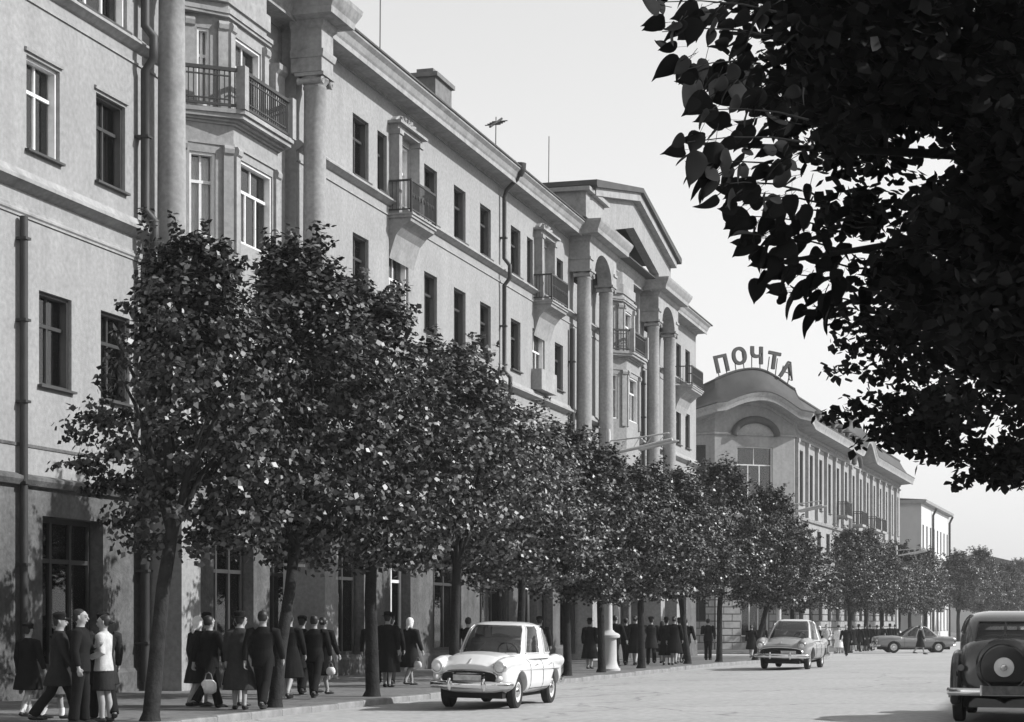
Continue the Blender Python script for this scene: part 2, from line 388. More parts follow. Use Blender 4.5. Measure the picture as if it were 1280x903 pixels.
for x0, x1 in ((38.5, 46.2), (79.7, 87.5)): up.quad((x0, 0, 4.2), (x1, 0, 4.2), (x1, .4, 4.2), (x0, .4, 4.2))
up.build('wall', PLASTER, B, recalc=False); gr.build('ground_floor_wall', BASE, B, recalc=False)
for t, w_, a, b, c in wins: window(B, t, w_, a, b, -.2, curtain=c, white=(c == 4 or w_ in (1.52, 1.75)), door=w_ in (1.52, 1.75))
# shop windows: frame with mullions, panes, plinth below
for i, (a, b, z0, z1) in enumerate(shops):
    f = MB(); w_ = b - a; n = 2 if w_ < 2.2 else 3
    f.box(0, w_, 0, .09, 0, .1); f.box(0, w_, 0, .09, z1 - z0 - .1, z1 - z0)
    for k in range(n + 1): x = (w_ - .09) * k / n; f.box(x, x + .09, -.004, .086, .1, z1 - z0 - .1)
    f.box(.09, w_ - .09, .004, .08, 2.1, 2.19)
    o = f.build('shop_window', FRAMEW if i in (7, 10) else WOODD, B, loc=(a, .3, z0))
    for k in range(n):
        q = MB(); x0 = (w_ - .09) * k / n + .09; x1 = (w_ - .09) * (k + 1) / n
        q.box(x0, x1, .04, .046, .1, z1 - z0 - .1); q.build('pane', GLASS, o)
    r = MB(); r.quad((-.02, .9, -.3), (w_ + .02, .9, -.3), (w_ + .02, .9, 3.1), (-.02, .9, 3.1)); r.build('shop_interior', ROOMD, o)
for tc in (76.9, 90.3):
    r = MB(); r.box(tc - 1.7, tc + 1.7, .27, 2.4, 15.1, 16.85); r.f = [f for i, f in enumerate(r.f) if i != 2]; r.build('arch_shade_box', ROOMD, B)  # added dark box behind each arch, its colour giving the shade there
# mouldings, run between the porticoes
SEG0 = [(20, 38.5), (46.2, 79.7), (87.5, 101.85)]
c = MB()
for a, b in SEG0:
    c.prof([(.0, 13.70), (.06, 13.72), (.17, 13.80), (.20, 13.82), (.20, 13.87), (.12, 13.92), (.05, 13.99), (0, 14.0 - .004)], a, b)
    c.prof([(0, 13.42), (.035, 13.42), (.035, 13.47), (0, 13.47)], a, b)
c.build('string_course', TRIM, B)
c = MB()
for a, b in SEG0:
    c.prof([(0, 9.72), (.08, 9.74), (.2, 9.82), (.24, 9.84), (.24, 9.91), (.14, 9.98), (.08, 10.1), (0, 10.12)], a, b)
    c.prof([(0, 9.22), (.03, 9.22), (.03, 9.26), (.06, 9.29), (.06, 9.33), (.03, 9.36), (.03, 9.41), (0, 9.41)], a, b)
c.build('string_course', TRIM, B)
c = MB()
c.prof([(0, 4.08), (.10, 4.1), (.16, 4.2), (.16, 4.26), (.02, 4.32), (0, 4.32)], 20, 38.2); c.prof([(0, 4.08), (.10, 4.1), (.16, 4.2), (.16, 4.26), (.02, 4.32), (0, 4.32)], 46.5, 101.9)
c.prof([(0, 4.84), (.02, 4.84), (.02, 4.9), (0, 4.9)], 20, 38.2); c.prof([(0, -.4), (.07, -.4), (.07, .42), (.02, .5), (0, .5)], 20, 101.9)
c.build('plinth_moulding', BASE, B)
CORN = [(0, 16.80), (.05, 16.80), (.05, 16.86), (.10, 16.90), (.54, 16.92), (.56, 16.86), (.60, 16.86), (.60, 17.0), (.64, 17.06), (.70, 17.2), (.78, 17.28), (.80, 17.30), (.80, 17.36), (0, 17.40)]
c = MB()
for a, b in SEG0: c.prof(CORN, a, b)
c.prof([(d - .4, z) for d, z in CORN], 38.5, 46.2); c.prof([(d - .4, z) for d, z in CORN], 79.7, 87.5)
c.build('cornice', TRIM, B)
rf = MB(); rf.prof([(.84, 17.364), (.84, 17.42), (-1.0, 17.9), (-7.5, 20.6), (-14, 17.42), (-14, 17.364)], 19.7, 102.3)
roof = rf.build('roof', ROOF, B)
ch = MB(); ch.box(62.4, 64.2, 1.6, 2.5, 17.6, 20.15); ch.box(62.3, 64.3, 1.5, 2.6, 20.15, 20.3); ch.box(62.6, 63.2, 1.75, 2.35, 20.3, 20.5); ch.box(63.4, 64.0, 1.75, 2.35, 20.3, 20.5); ch.build('chimney', mat('brick_soot', .14, .9, .3, 4), roof)
rl = MB()
for i in range(56):
    t = 48.5 + i * .45; rl.box(t, t + .03, -.72, -.69, 17.39, 17.50 + .04 * rnd.random())
rl.build('roof_rail', IRON, roof)
# downpipes
def pipe(t, z0, z1, d=.16, r=.075, kink=None, offs=0):
    p = MB()
    if kink:
        p.tube([(t, -.72, 17.25), (t, -.62, 17.0), (t, -.25, 16.65), (t, -d, 16.4), (t, -d, 14.25), (t, -d - .2, 14.0), (t, -d - .2, 13.55), (t, -d, 13.3), (t, -d, 10.3), (t, -d - .22, 10.05), (t, -d - .22, 9.5), (t, -d, 9.2), (t, -d, z0)], r, 10)
        p.lathe([(.09, 17.1), (.2, 17.3), (.22, 17.55), (.18, 17.56)], t, -.74, 12)
    else: p.tube([(t, -d, z1), (t, -d, z0)], r, 10)
    z = z0 + .8
    while z < min(z1, 16.3):
        if not (13.2 < z < 14.3 or 9.0 < z < 10.4): p.box(t - r - .02, t + r + .02, -d - r - .02, -.0, z, z + .05)
        z += 1.55
    return p.build('downpipe', PIPE, B, smooth=40)
pipe(37.35, .2, 17.2, .2, .1, True); pipe(64.78, .2, 17.2, .16, .075, True); pipe(32.5, .2, 9.2, .12, .08); pipe(74.45, .2, 13.2, .16, .1); pipe(87.9, 4, 13.2, .16, .08)
# balconies on the flat wall
def balcony(tc, hw, zf, dep=.72, clutter=True):
    s = MB(); s.box(tc - hw, tc + hw, -dep, 0, zf - .14, zf); s.box(tc - hw - .04, tc + hw + .04, -dep - .04, 0, zf - .06, zf - .012)
    o = s.build('balcony', TRIM, B)
    b = MB(); b.prof([(0, zf - .144), (dep - .04, zf - .144), (dep - .06, zf - .24), (dep * .62, zf - .36), (dep * .3, zf - .62), (.1, zf - .95), (0, zf - 1.3)], tc - hw + .06, tc + hw - .06)
    b.build('console', TRIM, o)
    r = MB(); y = -dep + .03
    r.box(tc - hw, tc + hw, y - .025, y + .025, zf + .92, zf + .98); r.box(tc - hw, tc + hw, y - .015, y + .015, zf + .08, zf + .12)
    for sx in (-1, 1):
        x = tc + sx * (hw - .03); r.box(x - .025, x + .025, y + .026, 0, zf + .92, zf + .975); r.box(x - .015, x + .015, y + .016, 0, zf + .08, zf + .118); r.box(x - .03, x + .03, y - .03, y + .03, zf + .002, zf + .915)
        for k in range(5): yy = y + .1 + k * .12; r.box(x - .01, x + .01, yy - .01, yy + .01, zf + .12, zf + .92)
    k = int(hw * 2 / .09)
    for i in range(k):
        x = tc - hw + .09 + i * (2 * hw - .18) / (k - 1)
        r.box(x - .009, x + .009, y - .009, y + .009, zf + .12, zf + .92)
        if i % 3 == 1: r.lathe([(.01, zf + .45), (.04, zf + .5), (.04, zf + .56), (.01, zf + .61)], x, y, 6)
    r.build('railing', IRON, o)
    return o
balcony(54.4, 1.15, 13.5); balcony(70.4, 1.2, 13.5); balcony(97.6, 1.5, 13.5, .9)
# parapet under the third-floor french window
for tc in (70.0,):
    s = MB(); s.box(tc - 1.1, tc + 1.1, -.4, 0, 9.95 + .18, 10.9); s.build('balcony_parapet', TRIM, B)
# aedicules round the balcony doors
for tc in (54.4, 70.4):
    a = MB()
    for sx in (-1, 1):
        x = tc + sx * .92; a.box(x - .13, x + .13, -.3, 0, 13.52, 15.85); a.box(x - .17, x + .17, -.34, 0, 15.85, 16.0)
    a.box(tc - 1.1, tc + 1.1, -.28, 0, 16.0, 16.14); a.box(tc - 1.24, tc + 1.24, -.42, 0, 16.14, 16.22)
    pts = [(tc + 1.0 * math.cos(q), 16.22 + .34 * math.sin(q)) for q in [math.pi * k / 12 for k in range(13)]]
    a.poly(pts, -.16, 0)
    ae = a.build('door_surround', TRIM, B)
    o_ = MB()
    for k in range(7): q = math.pi * (k + .5) / 7; o_.tube([(tc + .2 * math.cos(q), -.17, 16.26 + .1 * math.sin(q)), (tc + .8 * math.cos(q), -.19, 16.24 + .27 * math.sin(q))], [.03, .07], 6)
    o_.build('shell_ornament', TRIM, ae, smooth=60)
# thin eyebrow over every third-floor window of the left wing
for t in (32.8, 35.55): e = MB(); e.prof([(0, 12.44), (.05, 12.44), (.06, 12.5), (0, 12.52)], t - .08, t + W + .08); e.build('window_hood', TRIM, B)

def column(t, z0=4.6, z1=15.3, d=.5, r=.31):
    c = MB(); c.lathe([(r * 1.35, z0 - .4), (r * 1.35, z0 - .25), (r * 1.15, z0 - .22), (r * 1.22, z0 - .12), (r * 1.04, z0), (r * 1.03, z0 + .1)] +
                      [(r * (1.03 - .13 * (k / 10) ** 2), z0 + .1 + (z1 - z0 - .2) * k / 10) for k in range(1, 11)] + [(r * .98, z1 - .07), (r * .98, z1 - .02), (r * .9, z1)], t, -d, 28)
    o = c.build('column', STONE, B, smooth=50)
    k = MB(); k.lathe([(r * .9, z1), (r * .95, z1 + .04), (r * 1.2, z1 + .15), (r * 1.15, z1 + .2)], t, -d, 24)
    for sx in (-1, 1):
        for y in (-d - r * 1.06, -d + r * 1.06):
            x = t + sx * r * 1.02; n_ = 14
            sp = [(x + math.cos(q * .75 + 1.57) * (.105 - .006 * q) * sx, y, z1 + .09 + math.sin(q * .75 + 1.57) * (.105 - .006 * q)) for q in range(n_)]
            k.tube(sp, .032, 6)
        k.tube([(t + sx * r * 1.02, -d - r * 1.06, z1 + .08), (t + sx * r * 1.0, -d, z1 + .08), (t + sx * r * 1.02, -d + r * 1.06, z1 + .08)], [.085, .06, .085], 10)
    k.box(t - r * 1.28, t + r * 1.28, -d - r * 1.28, -d + r * 1.28, z1 + .2, z1 + .29)
    k.build('capital', STONE, o, smooth=50)
    p = MB(); p.box(t - r * 1.5, t + r * 1.5, -d - r * 1.5, -d + r * 1.5, -.3, z0 - .4); p.build('pedestal', STONE, o)
    return o
ENT = [(0, 15.6), (.85, 15.6), (.85, 15.95), (.89, 15.97), (.92, 16.1), (.92, 16.15), (.85, 16.17), (.85, 16.7), (.93, 16.78), (.95, 16.9), (1.28, 16.94), (1.3, 17.1), (1.36, 17.2), (1.44, 17.36), (1.46, 17.46), (0, 17.5)]
def ent(t0, t1, arch=None):
    """entablature block on the columns, its mouldings returning round the near and far side"""
    e = MB(); n = len(ENT)
    def ring(d, z): o_ = max(0, d - .85); return [(t0 - o_, 0.0, z), (t0 - o_, -d, z), (t1 + o_, -d, z), (t1 + o_, 0.0, z)]
    pr = ENT[1:-1] if not arch else [p for p in ENT[1:-1] if p[1] >= 16.6]
    vs = []; fs = []
    for d, z in pr: vs += ring(d, z)
    for i in range(len(pr) - 1):
        for k in range(4): fs.append((i * 4 + k, i * 4 + (k + 1) % 4, (i + 1) * 4 + (k + 1) % 4, (i + 1) * 4 + k))
    fs.append((0, 1, 2, 3)); fs.append(tuple(range(len(vs) - 1, len(vs) - 5, -1)))
    e.add(vs, fs)
    if arch:
        ac, aw, az = arch; z0 = 15.6; N = 14
        top = 16.7 - .004
        for y0, y1 in ((-.85, -.25),):
            P = [(ac - aw * math.cos(math.pi * k / N), z0 - .1 + (az - z0 + .1) * math.sin(math.pi * k / N)) for k in range(N + 1)]
            up_ = [(t0 + (t1 - t0) * k / N, top) for k in range(N + 1)]
            for k in range(N):
                for y in (y0, y1): e.quad((P[k][0], y, P[k][1]), (P[k + 1][0], y, P[k + 1][1]), (up_[k + 1][0], y, top), (up_[k][0], y, top))
                e.quad((P[k][0], y0, P[k][1]), (P[k + 1][0], y0, P[k + 1][1]), (P[k + 1][0], y1, P[k + 1][1]), (P[k][0], y1, P[k][1]))
            for a_, b_ in ((t0, ac - aw), (ac + aw, t1)):
                e.quad((a_, y0, z0 - .1), (b_, y0, z0 - .1), (b_, y1, z0 - .1), (a_, y1, z0 - .1))
            e.quad((t0, y0, z0 - .1), (P[0][0], y0, P[0][1]), (t0, y0, top), (t0, y0, top - .001)) if False else None
            for x in (t0, t1): e.quad((x, y0, z0 - .1), (x, 0, z0 - .1), (x, 0, top), (x, y0, top))
            for a_, b_, k0 in ((t0, ac - aw, 0), (ac + aw, t1, N)):
                for y in (y0, y1): e.add([(a_, y, z0 - .1), (b_, y, z0 - .1), (t0 if k0 == 0 else t1, y, top)], [(0, 1, 2)])
        for x in (t0, ):
            e.prof([(.852, 15.93), (.9, 15.95), (.92, 16.05), (.852, 16.07)], ac - aw - .55, ac - aw - .1) if False else None
        e.box(t0 - .05, t0 + .55, -.9, -.852, 15.98, 16.08); e.box(t1 - .55, t1 + .05, -.9, -.852, 15.98, 16.08); e.box(t0 - .05, t0 - .002, -.849, 0, 15.98, 16.08)
    return e.build('entablature', TRIM, B, recalc=False)
for t in (38.0, 46.25, 75.0, 78.8, 88.4, 92.2): column(t)
ent(37.6, 38.4); ent(45.85, 46.65)
ent(74.55, 79.25, (76.9, 1.5, 16.5)); ent(87.95, 92.65, (90.3, 1.5, 16.5))
# pilasters on the recess walls behind the columns
for t in (38.9, 45.7, 80.1, 87.0):
    p = MB(); p.prof([(-.4, 4.2), (-.22, 4.2), (-.22, 15.5), (-.12, 15.6), (-.12, 15.75), (-.4, 15.75)], t - .3, t + .3); p.build('pilaster', STONE, B)
# pediment over the far portico
p = MB()
out = [(74.4, 17.52), (74.4, 18.75), (82.6, 20.3), (90.8, 18.75), (90.8, 17.52), (88.0, 17.52), (88.0, 17.7), (82.6, 18.8), (77.6, 17.7), (77.6, 17.52)]
tri = [(0, 1, 8, 9), (1, 2, 7, 8), (2, 3, 6, 7), (3, 4, 5, 6)]
n = len(out)
p.add([(x, -.85, z) for x, z in out] + [(x, -.45, z) for x, z in out], tri + [tuple(i + n for i in f) for f in tri] + [(i, (i + 1) % n, (i + 1) % n + n, i + n) for i in range(n)])
p.build('pediment', PLASTER, B)
p = MB(); p.poly([(76.3, 17.4), (91.2, 17.4), (91.2, 17.8), (82.6, 19.6), (76.3, 17.8)], .39, .8); p.build('tympanum', BASE, B)  # darkened plaster carries the shadow of the recess under the gable
p = MB(); rk = MB()
for sx in (-1, 1):
    a = (82.6, 20.31); b = (82.6 + sx * 8.6, 18.70)
    q = [(a[0], a[1]), (b[0], b[1]), (b[0] + sx * .1, b[1] + .10), (b[0] + sx * .1, b[1] + .28), (a[0], a[1] + .2)]
    p.poly(q, -1.3, 3.0)
    q2 = [(a[0], a[1] - .005), (b[0] - sx * .4, b[1] + .075), (b[0] - sx * .4, b[1] - .25), (a[0], a[1] - .36)]
    rk.poly(q2, -1.15, -.852)
p.build('gable_roof', ROOF, B); rk.build('raking_cornice', TRIM, B)
p = MB(); p.box(73.7, 76.8, -.9, 2, 17.5, 18.5); p.box(73.5, 77.0, -1.1, 2.2, 18.5, 18.66); p.build('attic_block', TRIM, B)

def bay(tc):
    """canted bay: third floor and below, balcony on top of it, smaller bay above"""
    hw, dep, zb = 1.3, .6, -.4                      # front half width; plane of the front is d = +.6, recess d = -.4
    def faces(hw, df, z0, z1, name, wz0, wz1, curt):
        P = [(tc - hw - (df + .4), -.4), (tc - hw, df), (tc + hw, df), (tc + hw + (df + .4), -.4)]
        m = MB()
        for k in range(3):
            a, b = Vector((P[k][0], -P[k][1], 0)), Vector((P[k + 1][0], -P[k + 1][1], 0)); L = (b - a).length; ang = math.atan2(b.y - a.y, b.x - a.x)
            m.M = Matrix.Translation(a) @ Matrix.Rotation(ang, 4, 'Z')
            ho = []
            for (q0, q1) in zip(wz0, wz1):
                i0 = .34; ho.append((i0, L - i0 - (.0 if k == 1 else .1), q0, q1))
            m.wall(0, L, z0, z1, ho, 0, .22)
            for h in ho:
                window(B, h[0], h[1] - h[0], h[2], h[3], -.16, M=m.M.copy(), curtain=curt[k], white=True, door=True)
            for x in (.02, L - .26):
                for (q0, q1) in zip(wz0, wz1):
                    pm = MB(m.M); pm.prof([(0, q0 - .3), (.07, q0 - .3), (.07, q1 - .02), (.12, q1 + .02), (.14, q1 + .12), (.1, q1 + .2), (0, q1 + .2)], x, x + .24); pm.build('pilaster', TRIM, B)
        m.M = None
        m.add([(x, -y, z1) for x, y in P], [(0, 1, 2, 3)]); m.add([(x, -y, z0) for x, y in P], [(0, 1, 2, 3)])
        return m.build(name, PLASTER, B, recalc=False)
    faces(1.3, .6, 4.3, 13.0, 'bay', [6.0, 10.35], [8.0, 12.3], [1, 4, 0])
    faces(1.12, .38, 13.3, 16.85, 'bay', [13.45], [15.25], [1, 0, 0])
    def ringP(o): return [(tc - 1.3 - 1.0 - o * .42, .4), (tc - 1.3 - o * .42, -.6 - o), (tc + 1.3 + o * .42, -.6 - o), (tc + 2.3 + o * .42, .4)]
    s = MB()
    for o_, z0, z1 in ((.04, 12.5, 12.56), (.06, 12.98, 13.04), (.16, 13.04, 13.1), (.3, 13.1, 13.2), (.36, 13.2, 13.3)): s.plan(ringP(o_), z0, z1 - .003)
    bo = s.build('balcony', TRIM, B)
    r = MB(); P = ringP(.28)
    for k in range(3):
        a, b = Vector((*P[k], 0)), Vector((*P[k + 1], 0)); L = (b - a).length
        r.M = Matrix.Translation(a) @ Matrix.Rotation(math.atan2(b.y - a.y, b.x - a.x), 4, 'Z')
        r.box(.05, L - .05, -.04, .04, 14.17, 14.25); r.box(.05, L - .05, -.025, .025, 13.36, 13.42)
        for q in range(int(L / .12)): x = .12 + q * .12; r.box(x - .012, x + .012, -.012, .012, 13.42, 14.17)
        r.box(.3, L - .3, -.02, .02, 13.5, 13.53); r.box(.3, L - .3, -.02, .02, 14.04, 14.07)
    r.build('railing', IRON, bo)
    for (x, y) in P[1:3]: ps = MB(); ps.box(x - .11, x + .11, y - .11, y + .11, 13.302, 14.3); ps.build('railing_post', TRIM, bo)
    cp = MB()
    for o_, z0, z1 in ((-.14, 15.55, 15.62), (-.1, 15.62, 15.72), (-.16, 15.9, 16.3)): cp.plan(ringP(o_), z0, z1)
    cp.build('bay_cornice', TRIM, B)
    pn = MB(); pn.box(tc - 1.9, tc - 1.7, -.02, .0, 15.4, 16.0)
bay(42.3); bay(83.6)

# ------------------------------------------------------------------ post office on the far corner
GP = -.35
u_ = Vector((.041, .999, 0)).normalized(); th = math.atan2(u_.y, u_.x)
PO = thing('post_office', 'pale post office with wavy roofline and chamfered corner beyond the long apartment building', 'building', (-17.25, 126.2, GP), th)
# local: x along the street, -y outwards; chamfer and cross-street faces in the same frame
cd = Vector((-.804, -.594, 0)); Minv = Matrix.Rotation(-th, 3, 'Z')
cl = (Minv @ cd) * 5.8                                     # far-left corner of the chamfer, local
cross = (Minv @ Vector((-1, .06, 0))).normalized()
PATH = [Vector((cl.x, cl.y, 0)) + cross * 16, Vector((cl.x, cl.y, 0)), Vector((0, 0, 0)), Vector((55, 0, 0))]
ZO = .35                                                   # world z + .35 = local z
def wave(t, s):                                            # t from chamfer centre along the perimeter, s along the street
    z = 1.6 * (.5 + .5 * math.cos(math.pi * min(1, abs(t) / (5.6 if t < 0 else 4.3))))
    z += 1.35 * (.5 + .5 * math.cos(math.pi * min(1, abs(s - 27) / 4.2)))
    return z
stations = []
def seg(a, b, n, t0, s0):
    L = (b - a).length; d = (b - a).normalized(); nrm = Vector((d.y, -d.x, 0))
    for i in range(n + 1): f = i / n; stations.append((a + d * L * f, nrm, t0 + L * f, s0 + L * f))
seg(PATH[0], PATH[1], 20, -18.9, -99); seg(PATH[1], PATH[2], 24, -2.9, -99); seg(PATH[2], PATH[3], 110, 2.9, 0)
def sweep(pr, name, m, parent, wv=1.0, rng=None):
    mb = MB(); n = len(pr); st = stations; vs = []; fs = []
    keep = []
    for i, (p, nr, t, s_) in enumerate(st):
        # mitre at the corners
        nn = nr
        if i + 1 < len(st) and (st[i + 1][0] - p).length < 1e-6: nn = (nr + st[i + 1][1]); nn = nn / (nn.length_squared / 2)
        elif i and (st[i - 1][0] - p).length < 1e-6: continue
        keep.append((p, nn, t, s_))
    for p, nn, t, s_ in keep:
        for d, z in pr: q = p + nn * d; vs.append((q.x, q.y, z + ZO + wv * wave(t, s_)))
    for i in range(len(keep) - 1):
        for k in range(n): fs.append((i * n + k, i * n + (k + 1) % n, (i + 1) * n + (k + 1) % n, (i + 1) * n + k))
    fs.append(tuple(range(n))); fs.append(tuple(range(len(vs) - 1, len(vs) - n - 1, -1)))
    mb.add(vs, fs); return mb.build(name, m, parent, smooth=35)
sweep([(0, 13.9), (.08, 13.95), (.12, 14.1), (1.1, 14.2), (1.12, 14.12), (1.22, 14.14), (1.24, 14.4), (1.32, 14.5), (1.36, 14.66), (.0, 14.78)], 'cornice', TRIM, PO)
sweep([(1.38, 14.67), (1.38, 14.74), (.8, 15.0), (.3, 15.7), (.0, 16.25), (.06, 16.3), (.06, 16.4), (-.3, 16.42), (-.5, 14.5), (.0, 14.79)], 'mansard_roof', ROOF, PO)
sweep([(0, 13.55), (.1, 13.57), (.14, 13.68), (0, 13.74)], 'frieze_moulding', TRIM, PO, .0)
sweep([(0, 8.2), (.14, 8.25), (.2, 8.42), (0, 8.5)], 'string_course', TRIM, PO, 0)
sweep([(0, 4.6), (.14, 4.65), (.2, 4.8), (0, 4.88)], 'string_course', TRIM, PO, 0)
def pwall():
    m = MB(); wl = []
    for k in range(3):
        a, b = PATH[k], PATH[k + 1]; L = (b - a).length
        M = Matrix.Translation(a) @ Matrix.Rotation(math.atan2(b.y - a.y, b.x - a.x), 4, 'Z'); m.M = M
        if k == 2:
            cs = [2.0 + 3.9 * i for i in range(14)]; ho = []
            for x in cs:
                if x > 53: continue
                ho += [(x - 1.3, x + 1.3, 9.3, 12.9), (x - .8, x + .8, 5.6, 7.8), (x - .8, x + .8, 1.5, 3.9)]
        elif k == 1:
            ho = [(1.6, 4.2, 9.4, 12.83), (1.7, 4.1, 5.5, 7.9), (1.9, 3.9, .5, 3.9)]
        else: ho = [(x - .8, x + .8, q0, q1) for x in (14.6, 11, 7) for q0, q1 in ((9.6, 12.9), (5.6, 7.8), (1.5, 3.9))]
        ho = [(a_, b_, c_ + ZO, d_ + ZO) for a_, b_, c_, d_ in ho]
        m.wall(0, L, 4.7 + ZO, 14.3 + ZO, ho, 0, .3)
        N = 48
        wl.append((M, L, ho, k))
        # plaster rising into the wave
        for i in range(N):
            x0, x1 = L * i / N, L * (i + 1) / N
            t0 = {0: -18.9, 1: -2.9, 2: 2.9}[k]; s0 = 0 if k == 2 else -99
            za, zb_ = wave(t0 + x0, s0 + x0) + 14.3 + ZO, wave(t0 + x1, s0 + x1) + 14.3 + ZO
            if za + zb_ > 2 * (14.3 + ZO) + .01: m.quad((x0, 0, 14.3 + ZO), (x1, 0, 14.3 + ZO), (x1, 0, zb_), (x0, 0, za))
    m.M = None
    bk = [PATH[3] + Vector((0, 14, 0)), PATH[0] + Vector((60, 14, 0))]
    m.quad((55, 0, 0), (55, 14, 0), (55, 14, 15), (55, 0, 15))
    m.build('wall', PLASTER2, PO, recalc=False)
    for M, L, ho, k in wl:
        for i, (a, b, c, d) in enumerate(ho):
            if c < 3.5 + ZO and False: continue
            window(PO, a, b - a, c, d, -.2, M=M, curtain=0 if k == 1 else rnd.choice([0, 0, 0, 2]), white=(k == 1), door=False)
    # rusticated ground floor: courses of blocks
    for M, L, ho, k in wl:
        rb = MB(M); z = 0.0; row = 0; blocks = []
        lows = [h for h in ho if h[3] < 4.6 + ZO]
        while z < 4.6 + ZO - .1:
            h = .46; xs = [0, L]
            x = -.6 if row % 2 else 0
            while x < L:
                x0, x1 = max(0, x), min(L, x + 1.2)
                cuts = [(x0, x1)]
                for hh in lows:
                    if hh[2] < z + h and hh[3] > z:
                        nc = []
                        for c0, c1 in cuts:
                            if c1 <= hh[0] or c0 >= hh[1]: nc.append((c0, c1))
                            else:
                                if c0 < hh[0]: nc.append((c0, hh[0]))
                                if c1 > hh[1]: nc.append((hh[1], c1))
                        cuts = nc
                for c0, c1 in cuts:
                    if c1 - c0 > .1: blocks.append((c0, c1, z, h))
                x += 1.2
            z += h; row += 1
        for c0, c1, z_, h in blocks:
            bm_ = rb if k != 1 else MB(M)
            bm_.box(c0 + .025, c1 - .025, -.10, .3, z_ + .03, z_ + h - .03)
            if k == 1: bm_.build('rusticated_block', PLASTER2, PO)
        if k != 1: o = rb.build('rusticated_block', PLASTER2, PO); o['kind'] = 'stuff'
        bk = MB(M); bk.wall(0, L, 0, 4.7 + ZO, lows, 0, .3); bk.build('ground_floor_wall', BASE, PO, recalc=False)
    M, L, ho, k = wl[2]
    for i in range(14):
        x = .45 + 3.9 * i; pz = MB(M)
        pz.prof([(d_, z_ + ZO) for d_, z_ in [(0, 8.5), (.22, 8.5), (.22, 13.2), (.28, 13.3), (.28, 13.54), (0, 13.54)]], x + .05 - .24, x + .05 + .24); pz.build('pilaster', TRIM, PO)
    for x, zf in ((17.6, 9.3), (25.4, 9.0), (33.2, 9.0), (37.1, 9.0), (44.9, 5.3)):
        s = MB(M); s.box(x - 1.3, x + 1.3, -1.0, 0, zf + ZO - .18, zf + ZO)
        o = s.build('balcony', TRIM, PO); r = MB(M)
        for q in range(18): xx = x - 1.25 + q * 2.5 / 17; r.box(xx - .02, xx + .02, -.97, -.93, zf + ZO, zf + ZO + .95)
        r.box(x - 1.28, x + 1.28, -.98, -.92, zf + ZO + .95, zf + ZO + 1.02)
        for xx in (x - 1.27, x + 1.27): r.box(xx - .02, xx + .02, -.92, 0, zf + ZO + .95, zf + ZO + 1.0); [r.box(xx - .015, xx + .015, -.8 + q * .15, -.77 + q * .15, zf + ZO, zf + ZO + .95) for q in range(5)]
        r.build('railing', IRON, o)
    # arched hood mould over the chamfer window, and the curved one of the street gable
    M1, L1 = wl[1][0], wl[1][1]
    for M_, xc, ww, z0, rise in ((M1, 2.9, 1.55, 13.55, 1.05), (M, 27, 1.7, 13.75, .9)):
        hd = MB(M_); pts = [(xc - ww * math.cos(math.pi * i / 16), z0 + ZO + rise * math.sin(math.pi * i / 16)) for i in range(17)]
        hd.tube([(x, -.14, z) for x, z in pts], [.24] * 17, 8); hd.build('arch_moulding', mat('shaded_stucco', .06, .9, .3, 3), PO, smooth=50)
        bl = MB(M_); bl.poly([(x, z) for x, z in pts], -.08, .0); bl.build('arch_panel', TRIM, PO)
    # chimney pots / vents along the eaves
    for i in range(7):
        v = MB(M); x = 4 + i * 3.3; v.lathe([(.16, 14.9 + ZO), (.16, 15.4 + ZO), (.42, 15.45 + ZO), (.1, 15.7 + ZO)], x, -.85, 10); v.build('roof_vent', ROOF, PO, smooth=40)
    rt = MB(); rt.add([(p.x, p.y, 16.3 + ZO) for p in (PATH[1] + Vector((.6, .3, 0)), Vector((.3, .5, 0)), Vector((54.6, .5, 0)), Vector((54.6, 13.8, 0)), Vector((2, 13.8, 0)))], [(0, 1, 2, 3, 4)]); rt.build('roof', ROOF, PO)
    return M1
M1 = pwall()
# sign on the roof: five letters on legs
SG = thing('roof_sign', 'large dark letters spelling ПОЧТА standing in an arc on the post office roof', 'sign', (-17.25, 126.2, GP), th)
SIGNM = mat('sign_paint', .045, .6, .25, 4)
def letter(ch, L, zc, tilt):
    cu = bpy.data.curves.new('letter', 'FONT'); cu.body = ch; cu.size = 1.45; cu.extrude = .09; cu.offset = .045; cu.align_x = 'CENTER'; cu.align_y = 'CENTER'
    o = bpy.data.objects.new('t', cu); COL.objects.link(o)
    dg = bpy.context.evaluated_depsgraph_get(); me = bpy.data.meshes.new_from_object(o.evaluated_get(dg)); bpy.data.objects.remove(o)
    me.transform(Matrix.Rotation(R(90), 4, 'X')); me.materials.clear(); me.materials.append(SIGNM); me.name = 'letter'
    q = link('letter', me, SG); q.matrix_local = M1 @ Matrix.Translation((L, -.1, zc + ZO)) @ Matrix.Rotation(R(tilt), 4, 'Y')
    lg = MB()
    for x in (-.3, .3): lg.box(x - .025, x + .025, .1, .15, -.95, .3)
    lg.build('support_leg', IRON, q)
for ch, L, zc, ti in (('П', .45, 18.05, -14), ('О', 1.72, 18.6, -8), ('Ч', 2.98, 18.7, 0), ('Т', 4.22, 18.42, 8), ('А', 5.2, 17.85, 15)): letter(ch, L, zc, ti)

